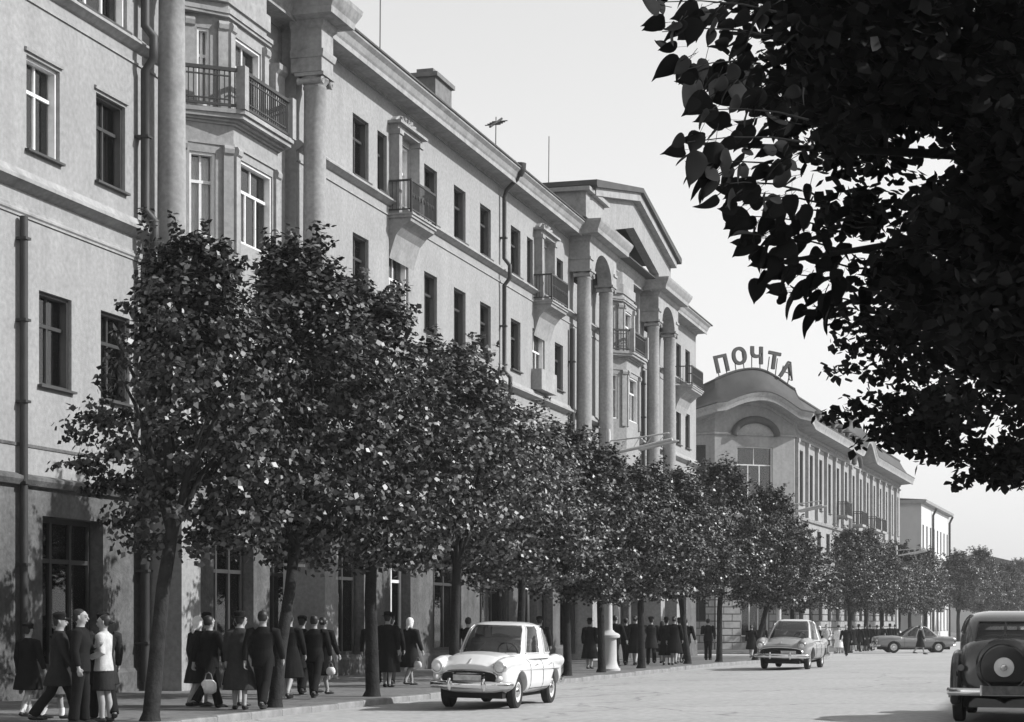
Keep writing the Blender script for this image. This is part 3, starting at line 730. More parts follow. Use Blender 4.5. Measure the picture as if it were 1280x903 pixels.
# ------------------------------------------------------------------ farther buildings
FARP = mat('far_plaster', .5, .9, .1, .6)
def far_block(name, label, loc, rz, L, dep, H, floors, pipes=(), slope=True):
    b = thing(name, label, 'building', loc, rz)
    m = MB(); ho = []; n = int(L / 3.2); fh = (H - 1.2) / floors
    for i in range(n):
        for f in range(floors): x = (i + .5) * L / n; ho.append((x - .6, x + .6, .9 + f * fh, .9 + f * fh + fh * .58))
    m.wall(0, L, -.6, H, ho, 0, .25); m.quad((0, 0, -.6), (0, dep, -.6), (0, dep, H), (0, 0, H)); m.quad((L, 0, -.6), (L, dep, -.6), (L, dep, H), (L, 0, H)); m.quad((0, dep, -.6), (L, dep, -.6), (L, dep, H), (0, dep, H))
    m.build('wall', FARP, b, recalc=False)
    for h in ho: window(b, h[0], 1.2, h[2], h[3], -.18)
    c = MB(); c.prof([(-dep, H), (.0, H), (.0, H), (.5, H + .1), (.55, H + .35), (-dep, H + .36)], -.4, L + .4); c.build('cornice', TRIM, b)
    r = MB(); r.poly([(0, 0), (1, 0), (1, 1)], 0, 1) if False else r.prof([(.5, H + .37), (-dep / 2, H + (2.2 if slope else .8)), (-dep, H + .37)], -.3, L + .3); r.build('roof', ROOF, b)
    for x in pipes:
        p = MB(); p.tube([(x, -.5, H), (x, -.16, H - .7), (x, -.16, 0)], .12, 8); p.build('downpipe', PIPE, b)
    return b
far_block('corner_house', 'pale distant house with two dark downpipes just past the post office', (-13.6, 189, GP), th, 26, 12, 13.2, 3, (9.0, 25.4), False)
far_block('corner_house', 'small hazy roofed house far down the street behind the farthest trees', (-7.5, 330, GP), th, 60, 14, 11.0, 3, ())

# ------------------------------------------------------------------ street trees
NR = np.random.default_rng(5)
def leaf_cloud(name, cen, sig, per, size, m, droop=.3, seed=0, outline=False, outward=0.0):
    """many small folded leaves scattered in clumps round the given centres"""
    r = np.random.default_rng(seed); sig0 = sig
    sig = np.array([c[3] if len(c) > 3 else sig0 for c in cen], float); cen = np.array([tuple(c)[:3] for c in cen], float)
    cnt = np.maximum(6, (per * np.minimum(1, (sig / sig0) ** 1.5))).astype(int); n = int(cnt.sum())
    C = np.repeat(cen, cnt, 0); Sg = np.repeat(sig, cnt)
    g_ = r.normal(size=(n, 3)); g_ = g_ / np.linalg.norm(g_, axis=1, keepdims=True) * (r.random(n) ** .55)[:, None]
    P = C + g_ * Sg[:, None] * np.array([1.25, 1.25, .85])
    # leaf axis: outward and drooping; normal: mostly up
    ax = r.normal(size=(n, 3)); ax[:, 2] = ax[:, 2] * .5 - droop; ax /= np.linalg.norm(ax, axis=1, keepdims=True)
    up_ = r.normal(size=(n, 3)) * .55 + np.array([.25, .15, 1.0])
    if outward:
        rd = C.copy(); rd[:, 2] = (rd[:, 2] - 5.0) * .5; rd /= np.linalg.norm(rd, axis=1, keepdims=True) + 1e-6; gl = g_ / (np.linalg.norm(g_, axis=1, keepdims=True) + 1e-6)
        up_ = r.normal(size=(n, 3)) * .42 + rd * outward + gl * .5 + np.array([0, 0, .55])
    sd_ = np.cross(ax, up_); sd_ /= np.linalg.norm(sd_, axis=1, keepdims=True)
    nm = np.cross(sd_, ax)
    L = size * (.65 + .6 * r.random(n)); Wd = L * .40
    a = P; t = P + ax * L[:, None]; mid = P + ax * (L * .42)[:, None] - nm * (L * .10)[:, None]
    l = P + ax * (L * .38)[:, None] + sd_ * Wd[:, None]; q = P + ax * (L * .38)[:, None] - sd_ * Wd[:, None]
    l2 = P + ax * (L * .72)[:, None] + sd_ * (Wd * .62)[:, None]; q2 = P + ax * (L * .72)[:, None] - sd_ * (Wd * .62)[:, None]
    if outline:
        V = np.stack([a, l, l2, t, q2, q, mid], 1).reshape(-1, 3); nv = 7
        F = np.array([[0, 6, 1], [1, 6, 2], [2, 6, 3], [3, 6, 4], [4, 6, 5], [5, 6, 0]])
    else:
        V = np.stack([a, l, t, q], 1).reshape(-1, 3); nv = 4; F = np.array([[0, 2, 1], [0, 3, 2]])
    idx = (F[None] + (np.arange(n) * nv)[:, None, None]).reshape(-1, 3)
    me = bpy.data.meshes.new(name); me.vertices.add(len(V)); me.vertices.foreach_set('co', V.astype(np.float32).ravel())
    k = len(idx); me.loops.add(k * 3); me.loops.foreach_set('vertex_index', idx.astype(np.int32).ravel())
    me.polygons.add(k); me.polygons.foreach_set('loop_start', np.arange(0, k * 3, 3, dtype=np.int32))
    me.update(calc_edges=True); me.validate(); me.materials.append(m)
    return me
def crown_pts(h0, h1, rad, n, seed, lean=(0, 0), spires=3):
    r = random.Random(seed); pts = []; lob = [(r.uniform(0, 6.28), r.uniform(.0, 1), r.uniform(.6, 1.0)) for _ in range(20)]
    while len(pts) < n:
        h = r.random() ** .85; a = r.uniform(0, 6.283)
        prof = (.60 + .40 * (h / .32)) if h < .32 else max(.0, 1 - ((h - .32) / .70) ** 1.7) ** .8
        k = 1.0 + .16 * math.sin(3 * a + seed) * math.cos(5 * h + seed) + .10 * math.sin(7 * a + 9 * h)
        rr = rad * prof * k * (r.random() ** .42)
        if any(abs((a - la + 3.14) % 6.283 - 3.14) < .30 and abs(h - lh) < .075 and rr > rad * prof * .5 for la, lh, _ in lob): continue
        pts.append((rr * math.cos(a) + lean[0] * h, rr * math.sin(a) + lean[1] * h, h0 + (h1 - h0) * h))
    for s_ in range(70):                          # leafy shoots reaching out of the crown
        h = r.random() ** .9; a = r.uniform(0, 6.283); prof = (.60 + .40 * (h / .32)) if h < .32 else max(.12, 1 - ((h - .32) / .70) ** 1.7) ** .8
        up2 = r.uniform(-.25, .55) + (.5 if h > .7 else 0); L = r.uniform(.35, .8); e0 = rad * prof * .92
        for k in range(5):
            q = e0 + L * k / 4 * (1 if h < .75 else .5); pts.append((q * math.cos(a) + lean[0] * h, q * math.sin(a) + lean[1] * h, h0 + (h1 - h0) * h + up2 * L * k / 4, .20 - .03 * k))
    for s_ in range(spires):
        a = r.uniform(0, 6.28); q = rad * r.uniform(.1, .5); top = h1 + r.uniform(-.5, .55)
        for k in range(7): pts.append((q * math.cos(a) + lean[0], q * math.sin(a) + lean[1], top - k * .26, .12 + .03 * k))
    return pts
def trunk_mesh(h, r0, lean, seed, h1=7.0, rad=1.8):
    r = random.Random(seed); m = MB()
    w1 = lambda s_: r.uniform(-s_, s_)
    P = [(0, 0, -.3), (0, 0, .0), (.02, 0, .12), (lean[0] * .3, lean[1] * .3, h * .35), (lean[0] * .65 + w1(.04), lean[1] * .65 + w1(.04), h * .7), (lean[0], lean[1], h)]
    m.tube(P, [r0 * 1.7, r0 * 1.45, r0 * 1.12, r0, r0 * .9, r0 * .85], 12)
    top = Vector(P[-1])
    for k in range(8):
        a = k * 2.4 + r.random(); L = r.uniform(.7, 1.0)
        e = Vector((math.cos(a) * rad * L * .75, math.sin(a) * rad * L * .75, (h1 - h) * r.uniform(.35, .85)))
        b = top + Vector((0, 0, -.25 * r.random()))
        m.tube([b, b + e * .35 + Vector((0, 0, .25)), b + e * .7 + Vector((w1(.1), w1(.1), .2)), b + e], [r0 * .55, r0 * .4, r0 * .25, r0 * .1], 7)
    m.tube([top, top + Vector((w1(.15), w1(.15), (h1 - h) * .5)), top + Vector((w1(.2), w1(.2), h1 - h - .4))], [r0 * .8, r0 * .5, r0 * .12], 8)
    return m.mesh('trunk', BARK, 60)
CROWN = []
for k, (h0, h1, rad, nc) in enumerate([(2.65, 7.7, 2.0, 250), (2.6, 8.0, 2.05, 260), (2.75, 7.4, 2.05, 250), (2.55, 7.8, 1.95, 240)]):
    CROWN.append(leaf_cloud('crown', crown_pts(h0, h1, rad, nc, 11 + k, spires=9), .31, 62, .12, LEAF, seed=20 + k, outward=.9))
def tree(x, y, k, label, h=2.9, r0=.14, lean=(0, 0), rz=0, sc=(1, 1, 1), group='street trees along the left kerb', crown=None, z=None):
    t = thing('street_tree', label, 'tree', (x, y, gz(y) if z is None else z), 0, group)
    link('trunk', trunk_mesh(h, r0, lean, int(x * 7 + y * 3), 7.0 * sc[2], 1.7), t)
    c = link('crown', CROWN[k] if crown is None else crown, t, (lean[0], lean[1] + (.8 if sc[0] == .86 else 0), 0), rz); c.scale = sc
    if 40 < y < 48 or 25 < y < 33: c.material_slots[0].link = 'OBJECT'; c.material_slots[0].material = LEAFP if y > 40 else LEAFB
    return t
TR = [(-13.2, 26.1, 0, 'nearest tree of the left row, leaning trunk, at the bottom left of the picture', (.1, .55), 0, (.86, .86, .96), .115),
      (-13.25, 30.9, 1, 'second tree of the left row, dark trunk among the standing crowd', (.1, .7), .6, (1.0, 1.05, 1.0), .11),
      (-13.3, 35.9, 3, 'third tree of the left row, thick dark trunk left of the white car', (0, 0), 1.9, (.97, 1.02, 1.02), .13),
      (-13.35, 41.3, 2, 'fourth tree of the left row, trunk just left behind the white car', (.1, 0), 3.0, (1, 1, 1.02), .115),
      (-13.3, 46.6, 0, 'fifth tree of the left row, trunk behind the white car roof', (0, .2), 4.2, (1, 1, .87), .11),
      (-13.2, 51.0, 1, 'sixth tree of the left row, just behind the tail of the white car', (0, 0), 5.0, (.95, .95, .83), .11),
      (-13.1, 54.6, 3, 'street tree standing left of the white lamp pedestal', (0, 0), .9, (.92, .92, .82), .11),
      (-13.0, 59.6, 2, 'street tree standing right of the white lamp pedestal', (0, .1), 2.2, (.95, .95, .85), .115),
      (-12.9, 66.8, 0, 'street tree with curved trunk, third beyond the lamp pedestal', (-.35, 0), 3.7, (1, 1, .87), .11),
      (-12.7, 72.0, 1, 'slender street tree near the end of the long building', (.1, 0), 5.5, (.95, .95, .92), .11),
      (-12.5, 79.5, 3, 'leaning street tree just left of the oncoming light saloon', (.6, .3), 1.1, (1.0, 1.0, .90), .11),
      (-12.45, 90.5, 2, 'last street tree before the crossing, above the oncoming saloon', (0, 0), 2.6, (1.0, 1.0, .82), .11)]
for x, y, k, lb, ln, rz, sc, r0 in TR: tree(x, y, k, lb, 2.9, r0, ln, rz, sc)
TR2 = [(-12.9, 119, 0, 'tree on the far corner in front of the post office'), (-12.7, 127, 1, 'second tree beyond the crossing in front of the post office'), (-12.4, 135, 2, 'third tree beyond the crossing in front of the post office'),
       (-12.0, 144, 3, 'fourth tree beyond the crossing, right of the post office trees'), (-11.8, 152, 0, 'tree halfway along the post office wall'),
       (-11.4, 163, 1, 'tree at the far end of the post office')]
for i, (x, y, k, lb) in enumerate(TR2): tree(x, y, k, lb, 2.9, .15, (0, 0), i * 1.3, (1.05, 1.05, .95), 'street trees beyond the crossing')
TR3 = [(-9.9, 185, 2, 'pale far tree, left one of the clump past the light corner house', 1.1), (-8.2, 193, 3, 'pale far tree, middle one of the clump down the street', 1.12), (-6.2, 205, 0, 'pale far tree, right one of the clump down the street', 1.0),
       (-3.4, 230, 1, 'farthest tree, low above the roof of the black car', 1.05), (-1.4, 245, 2, 'farthest tree at the right edge above the black car', 1.05), (-6.0, 250, 3, 'far hazy tree beyond the clump down the street', 1.2)]
for i, (x, y, k, lb, s) in enumerate(TR3): tree(x, y, k, lb, 2.6, .18, (0, 0), i * 2.3, (s * 1.15, s * 1.15, s), 'trees far down the street')

# ------------------------------------------------------------------ near trees at the right kerb (only their low boughs are in the picture)
sa, ca = math.sin(R(16.15)), math.cos(R(16.15))
def W3(xc, zc, h): return Vector((xc * ca - zc * sa, xc * sa + zc * ca, h))      # right of / ahead of the camera, metres
def bough(m, P, r0):
    n = len(P); m.tube(P, [r0 * (1 - .85 * i / (n - 1)) for i in range(n)], 7)
def near_tree(label, base, boughs, clumps, size, per, sig, n_obj, seed, h=2.6, r0=.17):
    t = thing('kerb_tree', label, 'tree', base, 0, 'trees at the right kerb')
    m = MB(); m.tube([(0, 0, -.3), (0, 0, 0), (.02, .02, .2), (.05, 0, h * .5), (0, .05, h)], [r0 * 1.6, r0 * 1.4, r0 * 1.1, r0, r0 * .85], 14)
    m.tube([(0, .05, h), (.1, .1, h + 1.5), (0, .1, h + 4)], [r0 * .8, r0 * .5, r0 * .1], 8)
    top = Vector((0, .05, h - .2))
    for P in boughs: bough(m, [top] + [Vector(p) - Vector(base) for p in P], r0 * .22)
    m.build('trunk', BARK, t, smooth=60)
    pts = [tuple(Vector(tuple(p)[:3]) - Vector(base)) + tuple(p)[3:] for p in clumps]
    cr = link('crown', leaf_cloud('crown', pts, sig, per, size, LEAFD, droop=.55, seed=seed, outline=True), t); cr['kind'] = 'stuff'
    return t
def leaf_mesh(L):
    m = MB(); w_ = [0, .26, .40, .46, .465, .43, .37, .28, .18, .08, 0]; xs_ = [0, .035, .12, .24, .36, .50, .63, .76, .88, .98, 1.12]; n = len(w_)
    vs = []
    for i in range(n):
        x = xs_[i] * L; dz = -.2 * L * (xs_[i]) ** 2
        if w_[i] == 0: vs.append((x, 0, dz))
        else: vs += [(x, w_[i] * L, dz + .05 * L), (x, 0, dz - .02 * L), (x, -w_[i] * L, dz + .05 * L)]
    f = [(0, 1, 2), (0, 2, 3)]
    for i in range(n - 3): a = 1 + 3 * i; f += [(a, a + 3, a + 4, a + 1), (a + 1, a + 4, a + 5, a + 2)]
    e_ = len(vs) - 1; f += [(e_ - 3, e_, e_ - 2), (e_ - 2, e_, e_ - 1)]
    m.add(vs, f); st = [(-.55 * L, 0, .04 * L), (-.2 * L, 0, .02 * L), (0, 0, 0)]; m.tube(st, .012 * L, 4)
    return m.mesh('leaf', LEAFD, 180, recalc=False)
LEAFM = [leaf_mesh(.085), leaf_mesh(.10), leaf_mesh(.07)]
def px(x, y, zc): return W3((x - 640) / 2400 * zc, zc, 1.5 + (776.5 - y) / 2400 * zc)   # helper: a point at distance zc seen in direction (x, y)
rA = random.Random(3)
HOLES = [(945, 158, 16, 8), (1075, 300, 40, 8), (1180, 330, 10, 8), (1090, 150, 8, 6), (1180, 420, 12, 8), (1060, 470, 22, 10), (1130, 235, 30, 16), (1065, 222, 14, 10), (1000, 278, 34, 7), (1208, 210, 24, 16), (945, 105, 34, 26), (1195, 18, 18, 12), (1160, 165, 26, 10), (1110, 475, 60, 14), (1225, 485, 14, 12), (1235, 540, 36, 14)]
def region(edge, x1, y0, y1, zc0, zc1, n, inset=0):
    """clump centres filling a bough volume; edge(y) is its ragged left limit"""
    out = []
    while len(out) < n:
        y = rA.uniform(y0, y1); x = rA.uniform(780, x1)
        if x < edge(y) + inset + rA.uniform(-5, 60): continue
        out.append(px(x, y, rA.uniform(zc0, zc1)))
    return out
def eA(y):
    t = [(-80, 830), (0, 872), (60, 900), (130, 905), (170, 935), (230, 960), (290, 965), (330, 985), (380, 1040), (420, 1100), (470, 1160), (520, 1215), (560, 1300)]
    for (a, b), (c, d) in zip(t, t[1:]):
        if a <= y <= c: return b + (d - b) * (y - a) / (c - a)
    return 1400
def eB(y):
    t = [(250, 1150), (330, 1085), (390, 1095), (430, 1105), (500, 1110), (535, 1130), (560, 1190), (590, 1245), (610, 1300)]
    for (a, b), (c, d) in zip(t, t[1:]):
        if a <= y <= c: return b + (d - b) * (y - a) / (c - a)
    return 1400
baseA = W3(2.75, 7.6, .07); baseB = W3(5.3, 15.2, .07)
bgA = [[px(1300, 60, 7.4), px(1100, 60, 7.0), px(900, 40, 6.4)], [px(1320, 200, 7.4), px(1120, 190, 7.0), px(880, 180, 6.2)], [px(1300, 300, 7.5), px(1150, 300, 7.2), px(960, 330, 6.6)],
       [px(1330, 420, 7.6), px(1200, 400, 7.4), px(1080, 390, 7.2)], [px(1300, -60, 7.4), px(1100, -120, 7.0), px(850, -60, 6.2)]]
clA = region(eA, 1460, -120, 520, 6.2, 8.6, 600, 60)
clA += [p + Vector((rA.uniform(-.9, .9), rA.uniform(-.6, 1.6), rA.uniform(1.2, 3.2))) for p in rA.sample(clA, 220)]
def through_hole(p, g_=1.0, sg=0):
    xc = p.x * ca + p.y * sa; zc = -p.x * sa + p.y * ca; X_ = 640 + 2400 * xc / zc; Y_ = 776.5 - 2400 * (p.z - 1.5) / zc; e_ = sg * 2400 / zc
    return any((X_ - a) ** 2 / (c + e_) ** 2 + (Y_ - b) ** 2 / (d + e_) ** 2 < 1 for a, b, c, d in HOLES)
clA = [p for p in clA if not through_hole(p, 1, .065)]
tA = near_tree('near tree at the right kerb, dark boughs of large leaves filling the top right corner', baseA, bgA, clA, .058, 66, .155, 0, 71)
# the leaves at the ragged edge of the boughs, one by one
SPR = [(970, 15, 805, 3, 5.6), (960, 45, 812, 40, 5.7), (950, 80, 838, 88, 5.7), (985, 110, 880, 96, 6.0), (1010, 150, 862, 138, 5.6), (1005, 178, 843, 178, 5.5), (1000, 212, 852, 206, 5.5), (1000, 238, 872, 232, 5.6),
       (1030, 255, 905, 250, 6.2), (1050, 290, 905, 270, 6.3), (1050, 312, 915, 298, 6.3), (1065, 335, 938, 322, 6.5), (1060, 355, 940, 345, 6.6), (1090, 385, 962, 365, 6.8), (990, 130, 900, 120, 6.0)]
twigs = []; k = 0
for x0, y0, x1, y1, zc in SPR:
    a = px(x0, y0, zc + .5) - baseA; b = px(x1 + 16, y1, zc) - baseA
    twigs.append((b, a)); nl = 20
    for q in range(nl):
        f = 1 - .95 * (q / (nl - 1)) ** 1.1; p = a + (b - a) * f + Vector((rA.gauss(0, .012), rA.gauss(0, .06), rA.gauss(0, .06) * (1.3 - f)))
        o = link('leaf', LEAFM[k % 3], tA, p)
        o.rotation_euler = (rA.gauss(.9, .75), rA.gauss(.45, .45), R(196) + (1 if q % 2 else -1) * rA.uniform(.15, .8))
        s_ = rA.uniform(.5, 1.0); o.scale = (s_, s_ * rA.uniform(.7, 1.0), s_ * rA.uniform(.5, 2.5)); k += 1
tw = MB()
for a, b in twigs: tw.tube([a, a + (b - a) * .35 + Vector((0, 0, .015)), a + (b - a) * .7 + Vector((0, 0, .015)), b], [.0014, .002, .003, .004], 5)
o = tw.build('twigs', LEAFD, tA); o['kind'] = 'stuff'
clB = region(eB, 1480, 240, 600, 13.6, 17.0, 420, 14)
clB += [p + Vector((rA.uniform(-.5, 1.8), rA.uniform(-1, 2), rA.uniform(1.0, 3.5))) for p in rA.sample(clB, 200)]
SPB = [(1125, 400, 1030, 385), (1135, 440, 1048, 428), (1145, 470, 1040, 458), (1150, 500, 1050, 508), (1160, 528, 1035, 522), (1180, 545, 1072, 548), (1230, 562, 1140, 562), (1270, 580, 1195, 602), (1285, 590, 1240, 592), (1150, 420, 1060, 405), (1200, 555, 1110, 540), (1290, 560, 1230, 575)]
clB = [p for p in clB if not through_hole(p, 1, .11)]
for x0, y0, x1, y1 in SPB:
    for q in range(9): p = px(x0 + (x1 - x0) * q / 8, y0 + (y1 - y0) * q / 8 + rA.gauss(0, 4), 14.2); clB.append((p.x, p.y, p.z, .16 - .010 * q))
clB = [tuple(p)[:3] if len(p) == 3 else p for p in clB]
bgB = [[px(1300, 400, 15), px(1200, 420, 14.6), px(1090, 480, 14.2)], [px(1330, 480, 15), px(1250, 500, 15), px(1210, 580, 14.6)], [px(1330, 300, 15), px(1200, 300, 15), px(1090, 350, 14.5)]]
near_tree('second tree along the right kerb, finer foliage hanging low at the right edge', baseB, bgB, clB, .072, 76, .26, 0, 72)

# ------------------------------------------------------------------ street lamps
def lamp(x, y, label, s=1.0, arm=True):
    t = thing('street_lamp', label, 'street lamp', (x, y, gz(y)), 0, 'white street lamps along the left kerb')
    m = MB(); m.lathe([(.36, -.1), (.36, .06), (.31, .1), (.27, .2), (.25, .3), (.24, .95), (.26, .98), (.34, 1.0), (.35, 1.07), (.30, 1.12), (.2, 1.16), (.15, 1.22)], n=24); m.build('pedestal', CONC, t, smooth=40)
    m = MB(); m.lathe([(.135, 1.2), (.12, 1.3), (.105, 3.0), (.085, 5.2), (.07, 7.2), (.05, 7.3)], n=16); m.build('pole', CONC, t, smooth=60)
    if arm:
        m = MB(); m.tube([(0, 0, 6.55), (.9, -.1, 6.7), (2.0, -.2, 6.93)], .05, 6); m.tube([(0, 0, 6.95), (1.0, -.1, 7.02), (1.9, -.2, 7.12)], .025, 6)
        for q in (.4, .8, 1.2, 1.6): m.tube([(q, -q * .1, 6.6 + q * .17), (q + .2, -q * .1 - .02, 7.0 + q * .07)], .012, 4)
        m.build('arm', CONC, t)
        m = MB(); m.tube([(.95, -.12, 6.64), (1.05, -.12, 6.66), (2.1, -.21, 6.86), (2.2, -.22, 6.88)], [.02, .05, .05, .02], 8); m.build('lamp_head', CONC, t)
    return t
lamp(-13.35, 56.6, 'tall white street lamp on a fat round pedestal, right of the white car')
lamp(-12.6, 87.0, 'second white street lamp, its pole showing above the oncoming saloon')
lamp(-11.9, 141.0, 'farthest street lamp beyond the crossing with its arm over the road')
# thin sign pole among the crowd
t = thing('sign_pole', 'thin pale pole with a short cross arm behind the crowd on the left', 'pole', (-14.6, 34.6, 0))
m = MB(); m.tube([(0, 0, -.1), (0, 0, 3.4)], .045, 10); m.build('pole', CONC, t, smooth=60)
m = MB(); m.box(.05, .4, -.02, .02, 2.55, 2.60); m.tube([(.1, 0, 2.58), (.3, 0, 2.8)], .015, 6); m.build('bracket', FRAMEW, t)
# aerials on the roof
def aerial(y, x, z0, z1, label, cross=False):
    t = thing('roof_aerial', label, 'aerial', (x, y, z0)); m = MB(); m.tube([(0, 0, -.5), (.02, .05, z1 - z0)], .02, 5); m.build('mast', IRON, t)
    if cross:
        m = MB(); h = z1 - z0
        m.tube([(-.05, -.5, h * .75), (.05, .7, h * 1.05)], .045, 5)
        for q in (-.3, 0, .3, .6): m.tube([(-.3, q, h * (.87 + .2 * q)), (.3, q, h * (.87 + .2 * q))], .02, 4)
        m.build('aerial_bars', IRON, t)
aerial(57.4, -21.0, 18.2, 22.8, 'tall thin radio mast on the roof near the first portico')
aerial(68.2, -20.4, 18.2, 20.2, 'small tilted television aerial on the long roof', True)
aerial(78.0, -21.0, 18.6, 21.9, 'thin radio mast on the roof beside the pediment')

# ------------------------------------------------------------------ cars
CARW = mat('white_car_paint', .64, .25, .05, 2, spec=.5, coat=.6)
CARG = mat('pale_grey_car_paint', .2, .28, .06, 2, spec=.5, coat=.6)
CARM = mat('dark_car_paint', .035, .22, .08, 2, spec=.6, coat=.9)
CARB = mat('black_car_paint', .012, .2, 0, spec=.5, coat=.5)
CARL = mat('cream_car_paint', .55, .28, .06, 2, spec=.5, coat=.6)
CHROME = mat('chrome', .75, .12, .08, 6, metal=1.0)
RUBBER = mat('tyre_rubber', .018, .8, .2, 8)
UNDER = mat('underbody', .012, .9, .2, 3)
LAMPGL = mat('lamp_glass', .70, .12, .1, 30, spec=.6)
HUBW = mat('hub_paint', .62, .35, .08, 5)
UPH = mat('upholstery', .12, .9, .3, 6)
PLATE = mat('plate_paint', .45, .6, .3, 9)
def sgn(x): return -1 if x < 0 else 1
def loft_body(st, n=40):
    """closed body: stations (x, half width, z bottom, z top, exponent)"""
    m = MB(); vs = []; fs = []
    for x, w_, zb, zt, e in st:
        zc = (zb + zt) / 2; h = (zt - zb) / 2
        for k in range(n):
            q = 2 * math.pi * k / n; c, s = math.cos(q), math.sin(q)
            vs.append((x, w_ * sgn(c) * abs(c) ** (2 / e), zc + h * sgn(s) * abs(s) ** (2 / e)))
    for i in range(len(st) - 1):
        for k in range(n): fs.append((i * n + k, i * n + (k + 1) % n, (i + 1) * n + (k + 1) % n, (i + 1) * n + k))
    fs.append(tuple(range(n))); fs.append(tuple(range(len(vs) - 1, len(vs) - n - 1, -1)))
    m.add(vs, fs); return m
def refine(st, k=5):
    a = np.array(st, float); n = len(a); out = []
    for i in range(n - 1):
        p0, p1, p2, p3 = a[max(i - 1, 0)], a[i], a[i + 1], a[min(i + 2, n - 1)]
        for j in range(k):
            t = j / k; out.append(.5 * (2 * p1 + (p2 - p0) * t + (2 * p0 - 5 * p1 + 4 * p2 - p3) * t * t + (3 * p1 - p0 - 3 * p2 + p3) * t ** 3))
    out.append(a[-1]); return [tuple(r) for r in out]
class Cabin:
    """greenhouse: levels (z, x rear, x front, half width), squarish plan"""
    def __init__(s, lv, e=4.2): s.lv = refine(lv, 4); s.e = e
    def p(s, ang, v, off=0.0):
        i = min(int(v * (len(s.lv) - 1)), len(s.lv) - 2); f = v * (len(s.lv) - 1) - i
        z, xr, xf, w_ = [a + (b - a) * f for a, b in zip(s.lv[i], s.lv[i + 1])]
        c, q = math.cos(R(ang)), math.sin(R(ang))
        return Vector(((xr + xf) / 2 + ((xf - xr) / 2 + off) * sgn(c) * abs(c) ** (2 / s.e), (w_ + off) * sgn(q) * abs(q) ** (2 / s.e), z))
    def shell(s, m, op=(), n=180):
        vs = []; fs = []; L = 51
        for j in range(L):
            for k in range(n): vs.append(s.p(360 * k / n, j / (L - 1)))
        for j in range(L - 1):
            for k in range(n):
                aa = (k + .5) * 360 / n; vv = (j + .5) / (L - 1)
                if any((a0 < aa < a1 or a0 < aa - 360 < a1) and v0 < vv < v1 for a0, a1, v0, v1 in op): continue
                fs.append((j * n + k, j * n + (k + 1) % n, (j + 1) * n + (k + 1) % n, (j + 1) * n + k))
        fs.append(tuple(range(len(vs) - 1, len(vs) - n - 1, -1)))
        m.add(vs, fs)
    def patch(s, a0, a1, v0, v1, off, th=.01, n=12, k=6, rnd_=.0):
        m = MB(); vs = []
        for o in (off, off - th):
            for j in range(k + 1):
                for i in range(n + 1): vs.append(s.p(a0 + (a1 - a0) * i / n, v0 + (v1 - v0) * j / k, o))
        fs = []; N = (n + 1) * (k + 1)
        for j in range(k):
            for i in range(n):
                a = j * (n + 1) + i; fs.append((a, a + 1, a + n + 2, a + n + 1)); fs.append((N + a + n + 1, N + a + n + 2, N + a + 1, N + a))
        m.add(vs, fs); return m
    def rim(s, a0, a1, v0, v1, off, r, n=10):
        m = MB(); P = [s.p(a0 + (a1 - a0) * i / n, v0, off) for i in range(n + 1)] + [s.p(a1, v0 + (v1 - v0) * i / 4, off) for i in range(1, 5)] + \
            [s.p(a1 + (a0 - a1) * i / n, v1, off) for i in range(1, n + 1)] + [s.p(a0, v1 + (v0 - v1) * i / 4, off) for i in range(1, 5)]
        m.tube(P, r, 5); return m
def cutaway(me, wheels, r):
    o = bpy.data.objects.new('tmp', me); COL.objects.link(o); cs = []
    for x, y in wheels:
        m = MB(); M = Matrix.Translation((x, y, .32)) @ Matrix.Rotation(R(90), 4, 'X'); m.M = M
        m.lathe([(r, -.16), (r, .16)], n=28); c = link('tmp', m.mesh('c', UNDER)); cs.append(c)
        b = o.modifiers.new('b', 'BOOLEAN'); b.operation = 'DIFFERENCE'; b.object = c; b.solver = 'EXACT'
    dg = bpy.context.evaluated_depsgraph_get(); dg.update()
    out = bpy.data.meshes.new_from_object(o.evaluated_get(dg)); out.name = 'body'
    for c in cs: bpy.data.objects.remove(c)
    bpy.data.objects.remove(o); out.update()
    return out
def wheel(car, x, y, r, w_=.16):
    s = sgn(y); m = MB(Matrix.Translation((x, y, r)) @ Matrix.Rotation(R(-90 * s), 4, 'X'))
    m.lathe([(r * .62, -w_ / 2), (r * .9, -w_ / 2), (r, -w_ * .32), (r, w_ * .32), (r * .9, w_ / 2), (r * .62, w_ / 2), (r * .58, .02)], n=28); o = m.build('wheel', RUBBER, car, smooth=40)
    m = MB(m.M); m.lathe([(r * .61, w_ * .2), (r * .61, w_ * .44), (r * .5, w_ * .46), (r * .42, w_ * .2), (.001, w_ * .2)], n=24, cap=False); m.build('rim', HUBW, o, smooth=40)
    m = MB(m.M); m.lathe([(r * .36, w_ * .2), (r * .34, w_ * .42), (r * .2, w_ * .54), (.001, w_ * .58)], n=20, cap=False); m.build('hub_cap', CHROME, o, smooth=60)
def box_part(car, name, m_, *a):
    m = MB(); m.box(*a); return m.build(name, m_, car)
